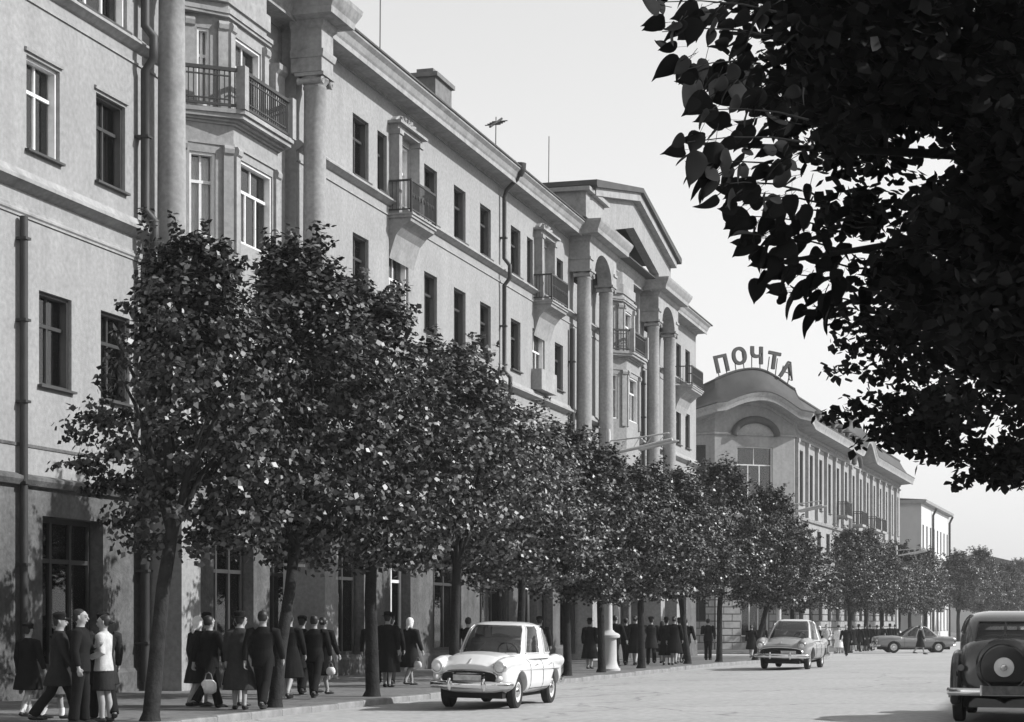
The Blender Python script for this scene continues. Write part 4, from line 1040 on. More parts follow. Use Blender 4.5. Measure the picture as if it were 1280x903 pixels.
def saloon(label, paint, kind, group=None):
    car = thing('saloon_car', label, 'car', (0, 0, 0), 0, group)
    if kind == 'small':                        # short upright four-door of the fifties
        L, wb, tr, wr, bh = 2.02, 1.185, .62, .31, .96
        st = [(-2.02, .48, .48, .72, 3), (-1.96, .64, .38, .84, 3.2), (-1.75, .72, .30, .93, 3.4), (-1.2, .765, .25, .965, 3.8), (-.4, .775, .23, .97, 4), (.5, .775, .23, .965, 4), (.95, .77, .23, .965, 3.8),
              (1.4, .755, .25, .945, 3.6), (1.75, .73, .30, .90, 3.3), (1.92, .70, .33, .85, 3.2), (2.0, .62, .40, .78, 3)]
        m = loft_body(refine(st, 4))
        for s in (-1, 1): m.tube([(.9, s * .64, .84), (1.3, s * .625, .845), (1.7, s * .60, .835), (1.95, s * .59, .80), (2.06, s * .58, .78)], [(.10, .11), (.12, .13), (.125, .13), (.125, .125), (.11, .11)], 14)
        for s in (-1, 1): m.tube([(-.9, s * .68, .84), (-1.4, s * .67, .85), (-1.85, s * .64, .83), (-2.03, s * .62, .78)], [.08, .12, .12, .08], 12)
        m.tube([(.6, 0, .945), (1.2, 0, .95), (1.7, 0, .895), (1.99, 0, .75)], [(.06, .50), (.09, .54), (.10, .50), (.07, .40)], 20)
        cab = Cabin([(.90, -1.42, .86, .74), (1.0, -1.38, .80, .725), (1.28, -1.22, .55, .67), (1.47, -1.02, .32, .61), (1.555, -.80, .10, .46), (1.58, -.62, -.08, .26)], 3.3)
        vw = (.20, .66); fz, hx, hy, hz = .58, 2.05, .585, .765
    else:                                       # large rounded saloon
        L, wb, tr, wr, bh = 2.4, 1.35, .70, .345, 1.0
        st = [(-2.42, .50, .50, .72, 3), (-2.35, .70, .40, .84, 3), (-2.05, .82, .32, .93, 3.2), (-1.4, .885, .27, .985, 3.6), (-.4, .90, .25, 1.0, 3.8), (.6, .90, .25, 1.0, 3.8), (1.1, .895, .25, .995, 3.6),
              (1.6, .87, .28, .97, 3.3), (2.0, .83, .33, .92, 3.1), (2.25, .77, .38, .85, 3), (2.38, .64, .44, .76, 3)]
        m = loft_body(refine(st, 4))
        for s in (-1, 1): m.tube([(.9, s * .73, .86), (1.4, s * .72, .87), (1.9, s * .69, .86), (2.25, s * .67, .82), (2.36, s * .665, .79)], [.13, .17, .175, .16, .12], 14)
        for s in (-1, 1): m.tube([(-1.0, s * .78, .84), (-1.6, s * .76, .87), (-2.2, s * .72, .84), (-2.42, s * .69, .78)], [.09, .14, .13, .08], 12)
        m.tube([(.7, 0, .94), (1.3, 0, .95), (1.9, 0, .9), (2.3, 0, .78)], [(.06, .55), (.11, .58), (.11, .52), (.06, .42)], 20)
        cab = Cabin([(.92, -1.62, 1.02, .82), (1.02, -1.50, .93, .80), (1.32, -1.08, .5, .71), (1.52, -.78, .14, .63), (1.605, -.55, -.08, .46), (1.625, -.42, -.2, .28)], 3.8)
        vw = (.12, .66); fz, hx, hy, hz = .56, 2.36, .67, .785
    body = fuse(m, 'body', paint, .022, 3)
    wl = [(x * wb, s * tr) for x in (-1, 1) for s in (-1, 1)]
    body = cutaway(body, [(x, s * (tr + .08)) for x, s in [(a, b) for a, b in wl] for s in ([s])] if False else [(x, y + sgn(y) * .10) for x, y in wl], wr + .065)
    body.materials.clear(); body.materials.append(paint); body.polygons.foreach_set('use_smooth', [True] * len(body.polygons)); body.set_sharp_from_angle(angle=R(40))
    link('body', body, car)
    WN = ((-40, 40, 'windscreen'), (140, 220, 'rear_window'), (52, 86, 'side_window'), (92, 128, 'side_window'), (-86, -52, 'side_window'), (-128, -92, 'side_window'))
    cm = MB(); cab.shell(cm, [(a, b, vw[0], vw[1]) for a, b, _ in WN]); cm.build('roof', paint, car, smooth=50)
    for x in (-.62, .25):
        f = MB(); f.box(x - .28, x + .25, -.6, .6, .6, .93); f.tube([(x - .30, -.58, 1.08), (x - .30, .58, 1.08)], [.12, .12], 10); f.tube([(x - .30, -.58, 1.2), (x - .30, .58, 1.2)], [.07, .07], 10); f.build('seat', mat('seat_cloth', .30, .9, .3, 6), car, smooth=40)
    f = MB(Matrix.Translation((.66, .33, 1.03)) @ Matrix.Rotation(R(-62), 4, 'Y')); f.tube([(.19 * math.cos(q * .314), .19 * math.sin(q * .314), 0) for q in range(21)], .014, 6); f.tube([(-.19, 0, 0), (.19, 0, 0)], .01, 5); f.build('steering_wheel', CARB, car)
    for a0, a1, nm in WN:
        d = cab.patch(a0, a1, vw[0], vw[1], .004, .006); o = d.build(nm, CARGL, car, smooth=60)
        cab.rim(a0, a1, vw[0], vw[1], .006, .014).build('window_trim', CHROME if nm != 'side_window' else paint, o, smooth=60)
    for x, y in wl: wheel(car, x, y, wr)
    # front: grille, bumper, lamps
    f = MB(); fx = L - .05; gw = .50 if kind == 'small' else .66
    g1 = [(gw * math.cos(q) * 1.0, fz + (.115 if kind == 'small' else .135) * sgn(math.sin(q)) * abs(math.sin(q)) ** .6) for q in [2 * math.pi * k / 28 for k in range(28)]]
    f.M = Matrix.Rotation(R(90), 4, 'Z'); f.poly(g1, -fx - .045, -fx + .3); f.M = None
    gr_ = f.build('grille', UNDER, car)
    f = MB()
    if kind == 'small':
        for z in (fz - .05, fz + .015, fz + .075): f.tube([(fx + .02, -gw * .95, z), (fx + .055, 0, z), (fx + .02, gw * .95, z)], .014, 5)
    else:
        for k in range(21): y = -gw * .93 + k * gw * .093; f.tube([(fx + .05, y, fz - .1), (fx + .055, y, fz + .1)], .008, 4)
    f.build('grille_bars', CHROME if kind == 'small' else CARB, gr_)
    f = MB(); P = [(fx + .03 + .03 * math.cos(2 * math.pi * k / 28), g1[k][0] * 1.05, fz + (g1[k][1] - fz) * 1.15) for k in range(28)]; P = [(fx + .045, p[1], p[2]) for p in P]; P.append(P[0])
    f.tube(P, .02, 6); f.build('grille_surround', CHROME, gr_, smooth=60)
    for s in (-1, 1):
        f = MB(Matrix.Translation((hx, s * hy, hz)) @ Matrix.Rotation(R(90), 4, 'Y')); f.lathe([(.02, .035), (.07, .02), (.088, -.01), (.09, -.05)], n=20); h_ = f.build('headlight', LAMPGL, car, smooth=60)
        f = MB(f.M); f.lathe([(.088, -.02), (.098, .015), (.112, .01), (.118, -.06)], n=20, cap=False); f.build('headlight_ring', CHROME, h_, smooth=60)
        f = MB(Matrix.Translation((hx + .01, s * (hy - .0), hz - .19)) @ Matrix.Rotation(R(90), 4, 'Y')); f.lathe([(.01, .03), (.045, .0), (.05, -.05)], n=14); f.build('side_light', LAMPGL, car, smooth=60)
        f = MB(); f.box(-L - .005, -L + .06, s * (hy + .0) - .06, s * hy + .06, .62, .82); f.build('tail_light', UPH, car)
    bw_ = .74 if kind == 'small' else .86
    for e_, nm in ((1, 'front_bumper'), (-1, 'rear_bumper')):
        f = MB(); f.tube([(e_ * (L - .22), -bw_ - .02, .45), (e_ * (L + .0), -bw_ * .93, .45), (e_ * (L + .09), -bw_ * .5, .45), (e_ * (L + .11), 0, .45), (e_ * (L + .09), bw_ * .5, .45), (e_ * (L + .0), bw_ * .93, .45), (e_ * (L - .22), bw_ + .02, .45)], [(.05, .03), (.065, .035), (.068, .035), (.068, .035), (.068, .035), (.065, .035), (.05, .03)], 10)
        b_ = f.build(nm, CHROME, car, smooth=60)
        if e_ > 0:
            for s in (-1, 1): q = MB(); q.tube([(L + .1, s * .32, .36), (L + .15, s * .32, .46), (L + .11, s * .32, .56)], [.03, .045, .03], 8); q.build('overrider', CHROME, b_, smooth=60)
    box_part(car, 'number_plate', PLATE, L + .065, L + .085, -.26, .26, .53, .63) if kind == 'small' else box_part(car, 'number_plate', PLATE, L + .065, L + .085, .02, .5, .53, .62)
    f = MB(); f.box(-L + .3, L - .3, -.55, .55, .2, .42); f.build('underbody', UNDER, car)
    # shut lines of doors, bonnet and boot
    A_ = np.array(refine(st, 4))
    def skin(x, z, s):
        w_, zb, zt, e_ = [np.interp(x, A_[:, 0], A_[:, i]) for i in (1, 2, 3, 4)]; zc = (zb + zt) / 2; h_ = (zt - zb) / 2
        return w_ * max(0.0, 1 - abs((z - zc) / h_) ** e_) ** (1 / e_)
    for s in (-1, 1):
        for x in ((.62, -.24, -1.02) if kind == 'small' else (.72, -.28, -1.15)):
            f = MB(); f.tube([(x, s * (skin(x, z, s) + .001), z) for z in (.34, .42, .52, .62, .72, .80, .86, .905)], .0065, 5); f.build('shut_line', UNDER, car)
        f = MB(); f.tube([(x, s * (skin(x, .36, s) + .001), .36) for x in (-1.0, -.5, 0, .6)], .006, 5); f.build('shut_line', UNDER, car)
    # side strip, door handles, wipers, mirror
    for s in (-1, 1):
        f = MB(); f.tube([(-1.5, s * (bw_ + .045), .70), (0, s * (bw_ + .045), .71), (1.3, s * (bw_ + .025), .71)], .011, 5); f.build('side_strip', CHROME, car)
        for x in (-.72, .25): f = MB(); f.tube([(x - .07, s * (bw_ + .045), .80), (x, s * (bw_ + .065), .80), (x + .07, s * (bw_ + .045), .80)], .012, 5); f.build('door_handle', CHROME, car)
    f = MB()
    for y in (-.3, .25): f.tube([cab.p(0, .06, .012) + Vector((0, y, 0)), cab.p(0, .34, .016) + Vector((0, y + .22, 0))], .007, 4)
    f.build('wiper', IRON, car)
    f = MB(); f.lathe([(.0, L * 0), (.0, 0)], n=4) if False else f.tube([(L - .16, 0, .905), (L - .02, 0, .845)], [.02, .008], 6); f.build('bonnet_badge', CHROME, car)
    return car
c1 = saloon('white four door saloon driving towards the camera close to the left kerb', CARW, 'small')
c1.location = (-10.3, 34.75, -.0); c1.rotation_euler = (R(-1.0), 0, R(-90.0))
c2 = saloon('pale saloon with dark oval grille coming towards the camera, second car on the road', CARG, 'large', 'large rounded saloon cars')
c2.location = (-8.75, 63.6, -.0); c2.rotation_euler = (R(-.8), 0, R(-91.5))
c3 = dup(c2, (-9.0, 118.5, 0), R(-90 - 73), 'grey saloon seen side on, crossing the street far away', 'large rounded saloon cars')
def old_sedan():
    car = thing('vintage_car', 'rounded pre-war sedan with a spare wheel on its tail, standing at the right edge', 'car', (0, 0, 0))
    st = [(-2.0, .50, .42, .95, 2.6), (-1.93, .60, .38, 1.12, 2.8), (-1.75, .66, .36, 1.26, 3), (-1.3, .70, .34, 1.30, 3.2), (-.5, .72, .32, 1.14, 3.6), (.4, .70, .32, 1.08, 3.6), (.9, .55, .34, 1.06, 3.2), (1.7, .42, .36, 1.02, 3), (2.0, .34, .42, .95, 2.6)]
    m = loft_body(refine(st, 4)); body = fuse(m, 'body', CARM, .022, 3); link('body', body, car)
    cab = Cabin([(.95, -1.93, .55, .69), (1.15, -1.84, .52, .70), (1.40, -1.64, .38, .665), (1.56, -1.42, .2, .59), (1.635, -1.15, 0, .46), (1.66, -.9, -.25, .28)], 3.6)
    WN = ((156, 204, .26, .50, 'rear_window'), (-38, 38, .36, .68, 'windscreen'), (54, 86, .34, .66, 'side_window'), (94, 124, .34, .66, 'side_window'), (-86, -54, .34, .66, 'side_window'), (-124, -94, .34, .66, 'side_window'))
    cm = MB(); cab.shell(cm, [w_[:4] for w_ in WN]); cm.build('roof', CARM, car, smooth=50)
    f = MB(); f.tube([(-.9, -.55, 1.12), (-.9, .55, 1.12)], .13, 10); f.box(-1.0, -.4, -.6, .6, .6, 1.0); f.build('seat', UPH, car, smooth=40)
    for a0, a1, v0, v1, nm in WN:
        o = cab.patch(a0, a1, v0, v1, .004, .006).build(nm, CARGL, car, smooth=60)
        cab.rim(a0, a1, v0, v1, .006, .018).build('window_trim', CARB, o, smooth=60)
    o = MB(); o.tube([cab.p(180, .26, .012), cab.p(180, .50, .012)], .012, 5); o.build('window_divider', CARB, car)
    for s in (-1, 1):
        for x, zt in ((-1.42, .98), (1.35, .92)):
            f = MB(); P = []; 
            for k in range(13): q = R(-35 + 250 * k / 12); P.append((x - math.cos(q) * (.50 if math.cos(q) < 0 else .52), s * .70, max(.34, .36 + math.sin(q) * (zt - .40))))
            f.tube(P, [(.15 if 1 < k < 11 else .10, .09) for k in range(13)], 12)
            f.tube([(x - .45, s * .60, .45), (x - .3, s * .62, .72), (x, s * .62, .80), (x + .35, s * .62, .72), (x + .5, s * .6, .45)], [(.12, .12), (.16, .14), (.17, .15), (.16, .14), (.1, .1)], 10)
            link('fender', fuse(f, 'fender', CARB, .022, 3), car)
            wheel(car, x, s * .68, .355, .17)
        f = MB(); f.box(-.95, .85, s * .78 - .1, s * .78 + .1, .34, .40); f.build('running_board', CARB, car)
        f = MB(); f.tube([(-1.98, s * .62, .82), (-2.04, s * .62, .82)], [.05, .045], 10); f.build('tail_light', UPH, car)
        f = MB(Matrix.Translation((2.02, s * .5, .92)) @ Matrix.Rotation(R(90), 4, 'Y')); f.lathe([(.01, .03), (.1, .01), (.11, -.02), (.05, -.2)], n=16); f.build('headlight', CHROME, car, smooth=60)
    Ms = Matrix.Translation((-2.03, 0, .84)) @ Matrix.Rotation(R(-96), 4, 'Y')
    f = MB(Ms); f.lathe([(.40, -.14), (.415, -.06), (.405, .02), (.37, .05), (.30, .062), (.01, .07)], n=36); sp = f.build('spare_wheel', CARB, car, smooth=40)
    f = MB(Ms); f.lathe([(.145, .066), (.14, .085), (.06, .10), (.05, .105)], n=24, cap=False); f.build('hub_cover', HUBW, sp, smooth=60)
    f = MB(Ms); f.lathe([(.05, .10), (.045, .13), (.01, .135)], n=12); f.build('hub_nut', CHROME, sp, smooth=60)
    f = MB(Ms); P = [(.345 * math.cos(2 * math.pi * k / 32), .345 * math.sin(2 * math.pi * k / 32), .06) for k in range(33)]; f.tube(P, .012, 5); f.build('cover_ring', CARB, sp)
    f = MB(); f.tube([(-1.85, -.82, .47), (-2.08, -.76, .47), (-2.17, -.4, .47), (-2.18, 0, .47), (-2.17, .4, .47), (-2.08, .76, .47), (-1.85, .82, .47)], [(.055, .02)] * 7, 10); b_ = f.build('rear_bumper', CHROME, car, smooth=60)
    f = MB(); f.box(-2.235, -2.20, -.30, .30, .43, .56); f.build('number_plate', mat('worn_plate', .10, .6, .5, 12), b_)
    f = MB(); f.tube([(-2.22, .31, .42), (-2.22, .31, .57)], .025, 6); f.tube([(-2.22, -.31, .42), (-2.22, -.31, .57)], .025, 6); f.build('bumper_bracket', CHROME, b_)
    f = MB(); f.poly([(-.5, .24), (.5, .24), (.5, .31), (.4, .38), (.12, .36), (0, .30), (-.12, .36), (-.4, .38), (-.5, .31)], -.02, .02); f.M = None
    vM = Matrix.Translation((-2.02, 0, 0)) @ Matrix.Rotation(R(-90), 4, 'Z'); f.v = [tuple(vM @ Vector(v)) for v in f.v]; f.build('valance', CARM, car)
    f = MB(); f.box(-1.8, 1.7, -.6, .6, .24, .40); f.build('underbody', UNDER, car)
    return car
c4 = old_sedan(); c4.location = (-.86, 31.0, -.01); c4.rotation_euler = (0, 0, R(89))
for c, pb, pr in ((c2, CARG, CARL), (c3, mat('slate_car_paint', .22, .28, .06, 2, spec=.5, coat=.6), CARG)):
    for o in c.children:
        if o.name.split('.')[0] in ('body', 'roof'): o.material_slots[0].link = 'OBJECT'; o.material_slots[0].material = pb if o.name.startswith('body') else pr
for c in (c1, c2, c3, c4):
    x, y = c.location.x, c.location.y; c.location.z = rz_(x, y) + .004

# ------------------------------------------------------------------ people
SKIN = mat('skin', .30, .55, .08, 9, spec=.3)
HAIR = mat('hair_dark', .02, .55, .3, 20)
SHOE = mat('shoe_leather', .02, .4, .2, 9)
CL = {k: mat('cloth_' + k, v, .95, .25, 7, .3, 60, spec=.1) for k, v in dict(black=.014, charcoal=.025, dark=.04, grey=.09, mid=.18, light=.45, white=.74).items()}
def figure(label, h=1.72, sex='m', stride=.35, arms=('swing', 'swing'), coat=None, head='hair', top='black', legs='charcoal', headc='white', hem=None):
    """standing or walking person facing -Y; hem: height of the coat or skirt edge"""
    t = thing('person', label, 'person', (0, 0, 0), 0, None)
    fem = sex == 'f'; sh = .175 if fem else .20; hp = .155 if fem else .15
    hip = {s: Vector((s * .085, 0, .92)) for s in (-1, 1)}
    ph = {1: stride, -1: -stride * .9}
    leg = {}
    for s in (-1, 1):
        a = ph[s]; k = hip[s] + Vector((0, -math.sin(a) * .43, -math.cos(a) * .43)); b = a - (.12 if a > 0 else .32 * min(1, abs(a) * 3))
        an = k + Vector((0, -math.sin(b) * .42, -math.cos(b) * .41)); leg[s] = (hip[s], k, an)
    low = min(leg[1][2].z, leg[-1][2].z) - .085
    for s in (-1, 1): leg[s] = tuple(p - Vector((0, 0, low)) for p in leg[s])
    dz = -low
    S = lambda x, y, z: Vector((x, y, z + dz))
    arm = {}
    for s, kind in zip((-1, 1), arms):
        p = S(s * (sh + .005), .0, 1.40)
        if kind == 'swing': a = -ph[s] * .8; e = p + Vector((s * .05, -math.sin(a) * .27, -math.cos(a) * .28)); b = a + .25; w_ = e + Vector((s * .01, -math.sin(b) * .24, -math.cos(b) * .24))
        elif kind == 'down': e = p + Vector((s * .05, .02, -.28)); w_ = e + Vector((s * .0, -.05, -.24))
        elif kind == 'hold': e = p + Vector((s * .05, .0, -.28)); w_ = e + Vector((-s * .14, -.18, .07))
        else: e = p + Vector((s * .08, .06, -.26)); w_ = e + Vector((-s * .06, -.2, -.08))
        arm[s] = (p, e, w_)
    b = MB()
    b.tube([S(0, 0, .84), S(0, 0, .93), S(0, -.005, 1.08), S(0, -.01, 1.25), S(0, .0, 1.38), S(0, .005, 1.445), S(0, .0, 1.50), S(0, -.01, 1.56)], [(hp * .8, .09), (hp, .115), (.125, .09), (.15, .105), (sh * .9, .09), (.09, .065), (.054, .056), (.052, .055)], 16)
    b.tube([S(0, -.028, 1.512), S(0, -.022, 1.535), S(0, -.010, 1.575), S(0, -.002, 1.63), S(0, .004, 1.68), S(0, .006, 1.725), S(0, .006, 1.748)], [(.026, .03), (.045, .058), (.060, .078), (.071, .092), (.073, .094), (.054, .068), (.02, .025)], 18)
    b.tube([S(0, -.088, 1.655), S(0, -.103, 1.622), S(0, -.112, 1.607), S(0, -.092, 1.60)], [.009, .012, .014, .010], 8)      # nose
    for s in (-1, 1):
        b.tube([S(s * .068, .004, 1.60), S(s * .079, .012, 1.625), S(s * .078, .016, 1.655), S(s * .066, .006, 1.66)], [.008, .012, .012, .007], 6)   # ear
        b.tube([S(s * .012, -.094, 1.665), S(s * .034, -.091, 1.668), S(s * .055, -.078, 1.66)], [.007, .009, .006], 6)      # brow
    b.tube([S(-.024, -.089, 1.572), S(0, -.098, 1.572), S(.024, -.089, 1.572)], [.006, .009, .006], 6)                      # lips
    for s in (-1, 1):
        H_, K, A = leg[s]
        b.tube([H_ + Vector((0, 0, .02)), H_ * .5 + K * .5, K, K * .6 + A * .4 + Vector((0, .012, 0)), A + Vector((0, 0, .03)), A + Vector((0, .01, -.03))], [(.082, .088), (.07, .076), (.052, .056), (.048, .055), (.036, .04), (.036, .042)], 12)
        b.tube([A + Vector((0, .04, -.055)), A + Vector((0, -.05, -.05)), A + Vector((s * .01, -.15, -.065)), A + Vector((s * .012, -.19, -.07))], [(.03, .034), (.036, .038), (.022, .044), (.012, .03)], 10)
        p, e, w_ = arm[s]
        b.tube([p + Vector((-s * .05, 0, .02)), p, p * .5 + e * .5, e, e * .5 + w_ * .5, w_], [.055, .056, .046, .039, .036, .026], 12)
        d = (w_ - e).normalized(); side = Vector((0, -1, 0)); side = (side - d * side.dot(d)).normalized(); pal = d.cross(side) * s   # thumb side forward
        b.tube([w_ - d * .01, w_ + d * .04, w_ + d * .085], [(.022, .022), (.036, .018), (.038, .015)] if False else [.024, .027, .026], 10)
        for q, (o_, L_) in enumerate(((-.030, .058), (-.010, .070), (.011, .074), (.031, .066))):
            r0 = w_ + d * .08 + side * o_; cu = pal * (.25 + .06 * q)
            b.tube([r0 - d * .03, r0 + d * L_ * .5, r0 + (d + cu * .9).normalized() * L_ * .8 + cu * .01, r0 + (d * .7 + cu * 1.6).normalized() * L_ + d * .012], [.0095, .0095, .009, .007], 7)
        r0 = w_ + d * .03 + side * .022; b.tube([r0 - side * .01, r0 + side * .022 + d * .022, r0 + side * .034 + d * .05 + pal * .008], [.012, .011, .008], 7)
    link('body', fuse(b, 'body', SKIN, .0095, 1), t)
    for s in (-1, 1):
        e = MB(); e.tube([S(s * .031 - .011, -.083, 1.637), S(s * .031, -.089, 1.638), S(s * .031 + .011, -.083, 1.637)], [.004, .006, .004], 6); e.build('eye', HAIR, t)
    # clothes
    c = MB(); hm = hem if hem else .80
    fl = .0 if not hem else min(.10, (.9 - hem) * .22); sw = abs(stride) * .16 if hem and hem < .7 else 0
    yA = -.5 * (leg[1][1].y + leg[-1][1].y) if False else 0
    c.tube([S(0, yA, hm), S(0, 0, (hm + .95) / 2), S(0, 0, .97), S(0, -.003, 1.09), S(0, -.008, 1.25), S(0, .0, 1.37), S(0, .004, 1.44), S(0, .003, 1.49)],
           [(hp + .035 + fl, .135 + fl * .8 + sw), (hp + .035 + fl * .55, .135 + fl * .5 + sw * .6), (hp + .03, .132), (.155, .118), (.18 if not fem else .168, .128), (sh + .012, .115), (.125, .088), (.066, .068)], 20)
    for s in (-1, 1):
        p, e, w_ = arm[s]
        c.tube([p + Vector((-s * .06, 0, .012)), p + Vector((0, 0, .005)), p * .5 + e * .5, e, e * .5 + w_ * .5, w_ - (w_ - e) * .04], [.072, .078, .067, .060, .054, .046], 12)
    m_ = CL[top]; link('coat' if hem else 'jacket', fuse(c, 'coat', m_, .013, 3), t)
    if not fem:
        c = MB(); c.tube([S(0, 0, .78), S(0, 0, .9), S(0, 0, 1.0)], [(.15, .115), (.165, .128), (.15, .11)], 16)
        for s in (-1, 1):
            H_, K, A = leg[s]; c.tube([H_ + Vector((0, 0, .03)), H_ * .5 + K * .5, K, K * .5 + A * .5, A + Vector((0, -.01, -.02))], [(.092, .105), (.083, .092), (.072, .078), (.07, .078), (.072, .085)], 12)
        link('trousers', fuse(c, 'trousers', CL[legs], .013, 3), t)
    elif hem and hem > .6:
        c = MB(); c.tube([S(0, 0, .52), S(0, 0, .75), S(0, 0, 1.0)], [(.2, .17 + sw), (.19, .15), (.15, .12)], 18); link('skirt', fuse(c, 'skirt', CL[legs], .014, 3), t)
    elif legs == 'socks':
        for s in (-1, 1): H_, K, A = leg[s]; c = MB(); c.tube([K * .35 + A * .65, A * .8 + K * .2, A + Vector((0, .01, -.02))], [(.048, .056), (.044, .05), (.044, .05)], 12); c.build('sock', CL['white'], t, smooth=60)
    for s in (-1, 1):
        A = leg[s][2]; c = MB(); c.tube([A + Vector((0, .062, -.05)), A + Vector((0, .03, -.04)), A + Vector((0, -.05, -.045)), A + Vector((s * .01, -.15, -.06)), A + Vector((s * .012, -.215, -.068))], [(.025, .03), (.046, .044), (.047, .046), (.031, .05), (.014, .03)], 12); c.build('shoe', SHOE, t, smooth=60)
    k = MB()
    if head in ('hair', 'bun'):
        k.tube([S(0, .052, 1.575), S(0, .04, 1.62), S(0, .026, 1.68), S(0, .014, 1.735), S(0, .01, 1.766)], [(.05, .04), (.074, .064), (.081, .086), (.066, .082), (.02, .025)], 18)
        if head == 'bun': k.tube([S(0, .10, 1.62), S(0, .125, 1.64), S(0, .10, 1.68)], [.03, .05, .03], 10)
        link('hair', fuse(k, 'hair', HAIR, .012, 2), t)
    elif head == 'scarf':
        k.tube([S(0, .03, 1.50), S(0, .03, 1.56), S(0, .022, 1.62), S(0, .016, 1.69), S(0, .012, 1.745), S(0, .01, 1.77)], [(.066, .062), (.08, .082), (.086, .096), (.085, .098), (.06, .074), (.02, .02)], 18)
        k.tube([S(0, .085, 1.56), S(0, .12, 1.50), S(0, .13, 1.43)], [(.05, .02), (.05, .02), (.02, .01)], 8)
        link('headscarf', fuse(k, 'headscarf', CL[headc], .012, 2), t)
    else:
        k.lathe([(.086, 1.66 + dz), (.092, 1.70 + dz), (.098, 1.745 + dz), (.06, 1.778 + dz), (.004, 1.784 + dz)] if head == 'cap' else [(.13, 1.684 + dz), (.128, 1.694 + dz), (.088, 1.70 + dz), (.084, 1.78 + dz), (.05, 1.805 + dz), (.004, 1.80 + dz)], 0, .006, 20)
        if head == 'cap': k.tube([S(-.07, -.05, 1.672), S(0, -.14, 1.662), S(.07, -.05, 1.672)], [.012, .018, .012], 6)
        k.build('hat' if head != 'cap' else 'cap', CL[headc if headc != 'white' else 'black'], t, smooth=50)
        q = MB(); q.tube([S(0, .05, 1.56), S(0, .035, 1.62), S(0, .02, 1.69)], [(.045, .035), (.073, .062), (.080, .085)], 16); q.build('hair', HAIR, t, smooth=60)
    t['hgt'] = h; t.scale = (h / 1.75,) * 3; t['hand'] = tuple(arm[1][2]); del t['hgt']; del t['hand']
    return t, arm
def recolour(o, part, m_):
    for c in o.children:
        if c.name.split('.')[0] == part: c.material_slots[0].link = 'OBJECT'; c.material_slots[0].material = m_
def put(t, x, y, face, scale=None):
    z_ = t.scale.z; t.scale = (z_ * 1.09, z_ * 1.09, z_)                # face: compass in degrees the person looks to, 0 = +Y (away), 180 = towards us
    t.location = (x, y, gz(y)); t.rotation_euler = (0, 0, R(180 + face))
GL = 'people walking on the left pavement'; GF = 'people at the far corner crossing'
fig = {}
fig['man'] = figure('tall man in a black suit with bare face turned to the right, in front of the dark shop opening', 1.66, 'm', .08, ('down', 'hold'), None, 'hair', 'black', 'black')[0]
fig['wman'] = figure('woman in a pale blouse holding something white beside the tall man in black', 1.58, 'f', .06, ('hold', 'hold2'), None, 'bun', 'light', 'charcoal', hem=.84)[0]
fig['girl'] = figure('girl in a dark coat with white socks at the far left', 1.46, 'f', .22, ('swing', 'down'), None, 'cap', 'black', 'socks', hem=.52)[0]
fig['scarf'] = figure('woman in a white headscarf and dark coat, left one of the crowd by the pole', 1.58, 'f', .25, ('swing', 'down'), None, 'scarf', 'charcoal', 'charcoal', hem=.48)[0]
fig['walk'] = figure('man in a dark suit walking away at the kerb side of the crowd', 1.68, 'm', .42, ('swing', 'swing'), None, 'hair', 'charcoal', 'black')[0]
fig['coat'] = figure('woman in a long dark coat seen from behind, middle of the crowd', 1.64, 'f', .12, ('down', 'down'), None, 'hat', 'dark', 'charcoal', hem=.36)[0]
fig['wide'] = figure('stout woman in a wide black coat walking away, right of the crowd', 1.62, 'f', .34, ('swing', 'swing'), None, 'bun', 'black', 'charcoal', hem=.46)[0]
fig['cap'] = figure('man in a cap and dark coat walking away', 1.67, 'm', .36, ('swing', 'swing'), None, 'cap', 'charcoal', 'black', hem=.62)[0]
first = {k: True for k in fig}
def person(kind, x, y, face, label, s=1.0, group=GL, top=None, legs=None, headc=None):
    o = fig[kind]
    if first[kind]: first[kind] = False; o['label'] = label; o['group'] = group; o.scale = [v * s for v in o.scale]
    else:
        sc = BASE_S[kind] * s; o = dup(o, (0, 0, 0), 0, label, group); o.scale = (sc,) * 3
    if top: recolour(o, 'coat', CL[top]); recolour(o, 'jacket', CL[top])
    if legs: recolour(o, 'trousers', CL[legs]); recolour(o, 'skirt', CL[legs])
    if headc: recolour(o, 'headscarf', CL[headc])
    put(o, x, y, face); return o
BASE_S = {k: v.scale[0] for k, v in fig.items()}
person('girl', -15.6, 26.7, -10, 'girl in a dark coat and cap with white socks, leftmost person on the pavement')
person('girl', -14.9, 26.3, -60, 'small child in a grey coat between the girl with white socks and the tall man', .88, top='grey')
person('man', -13.75, 25.0, -75, 'tall man in a black suit, face turned right, before the dark shop opening')
person('wman', -13.7, 25.6, 100, 'woman in a pale blouse holding something white, facing the tall man in black')
person('cap', -13.9, 25.95, 40, 'dark figure in a cap left of the nearest leaning tree trunk', .98)
person('scarf', -14.5, 30.5, -25, 'woman in a white headscarf and dark coat, leftmost of the crowd by the thin pole')
person('walk', -14.15, 30.2, -20, 'dark haired person in black carrying a round white bag', .97, top='black')
person('man', -14.05, 31.3, -35, 'man in black with a white collar just right of the thin pole', .97)
person('coat', -13.45, 29.9, 20, 'person in a long grey coat with a bright sunlit edge, front of the crowd', .99)
person('walk', -12.98, 29.8, 10, 'tall dark haired man at the kerb edge of the crowd beside the second tree', 1.02)
person('wide', -14.35, 34.2, 5, 'stout woman in a wide black coat, right of the second tree', 1.03)
person('cap', -14.95, 36.3, 10, 'man in a cap walking between the stout woman and the third tree', .97)
person('wide', -14.6, 36.6, -15, 'woman in black swinging a white bag, just left of the third tree trunk', .99)
person('walk', -15.3, 41.4, 25, 'man with one arm swung out, left of the three right of the third tree', .97)
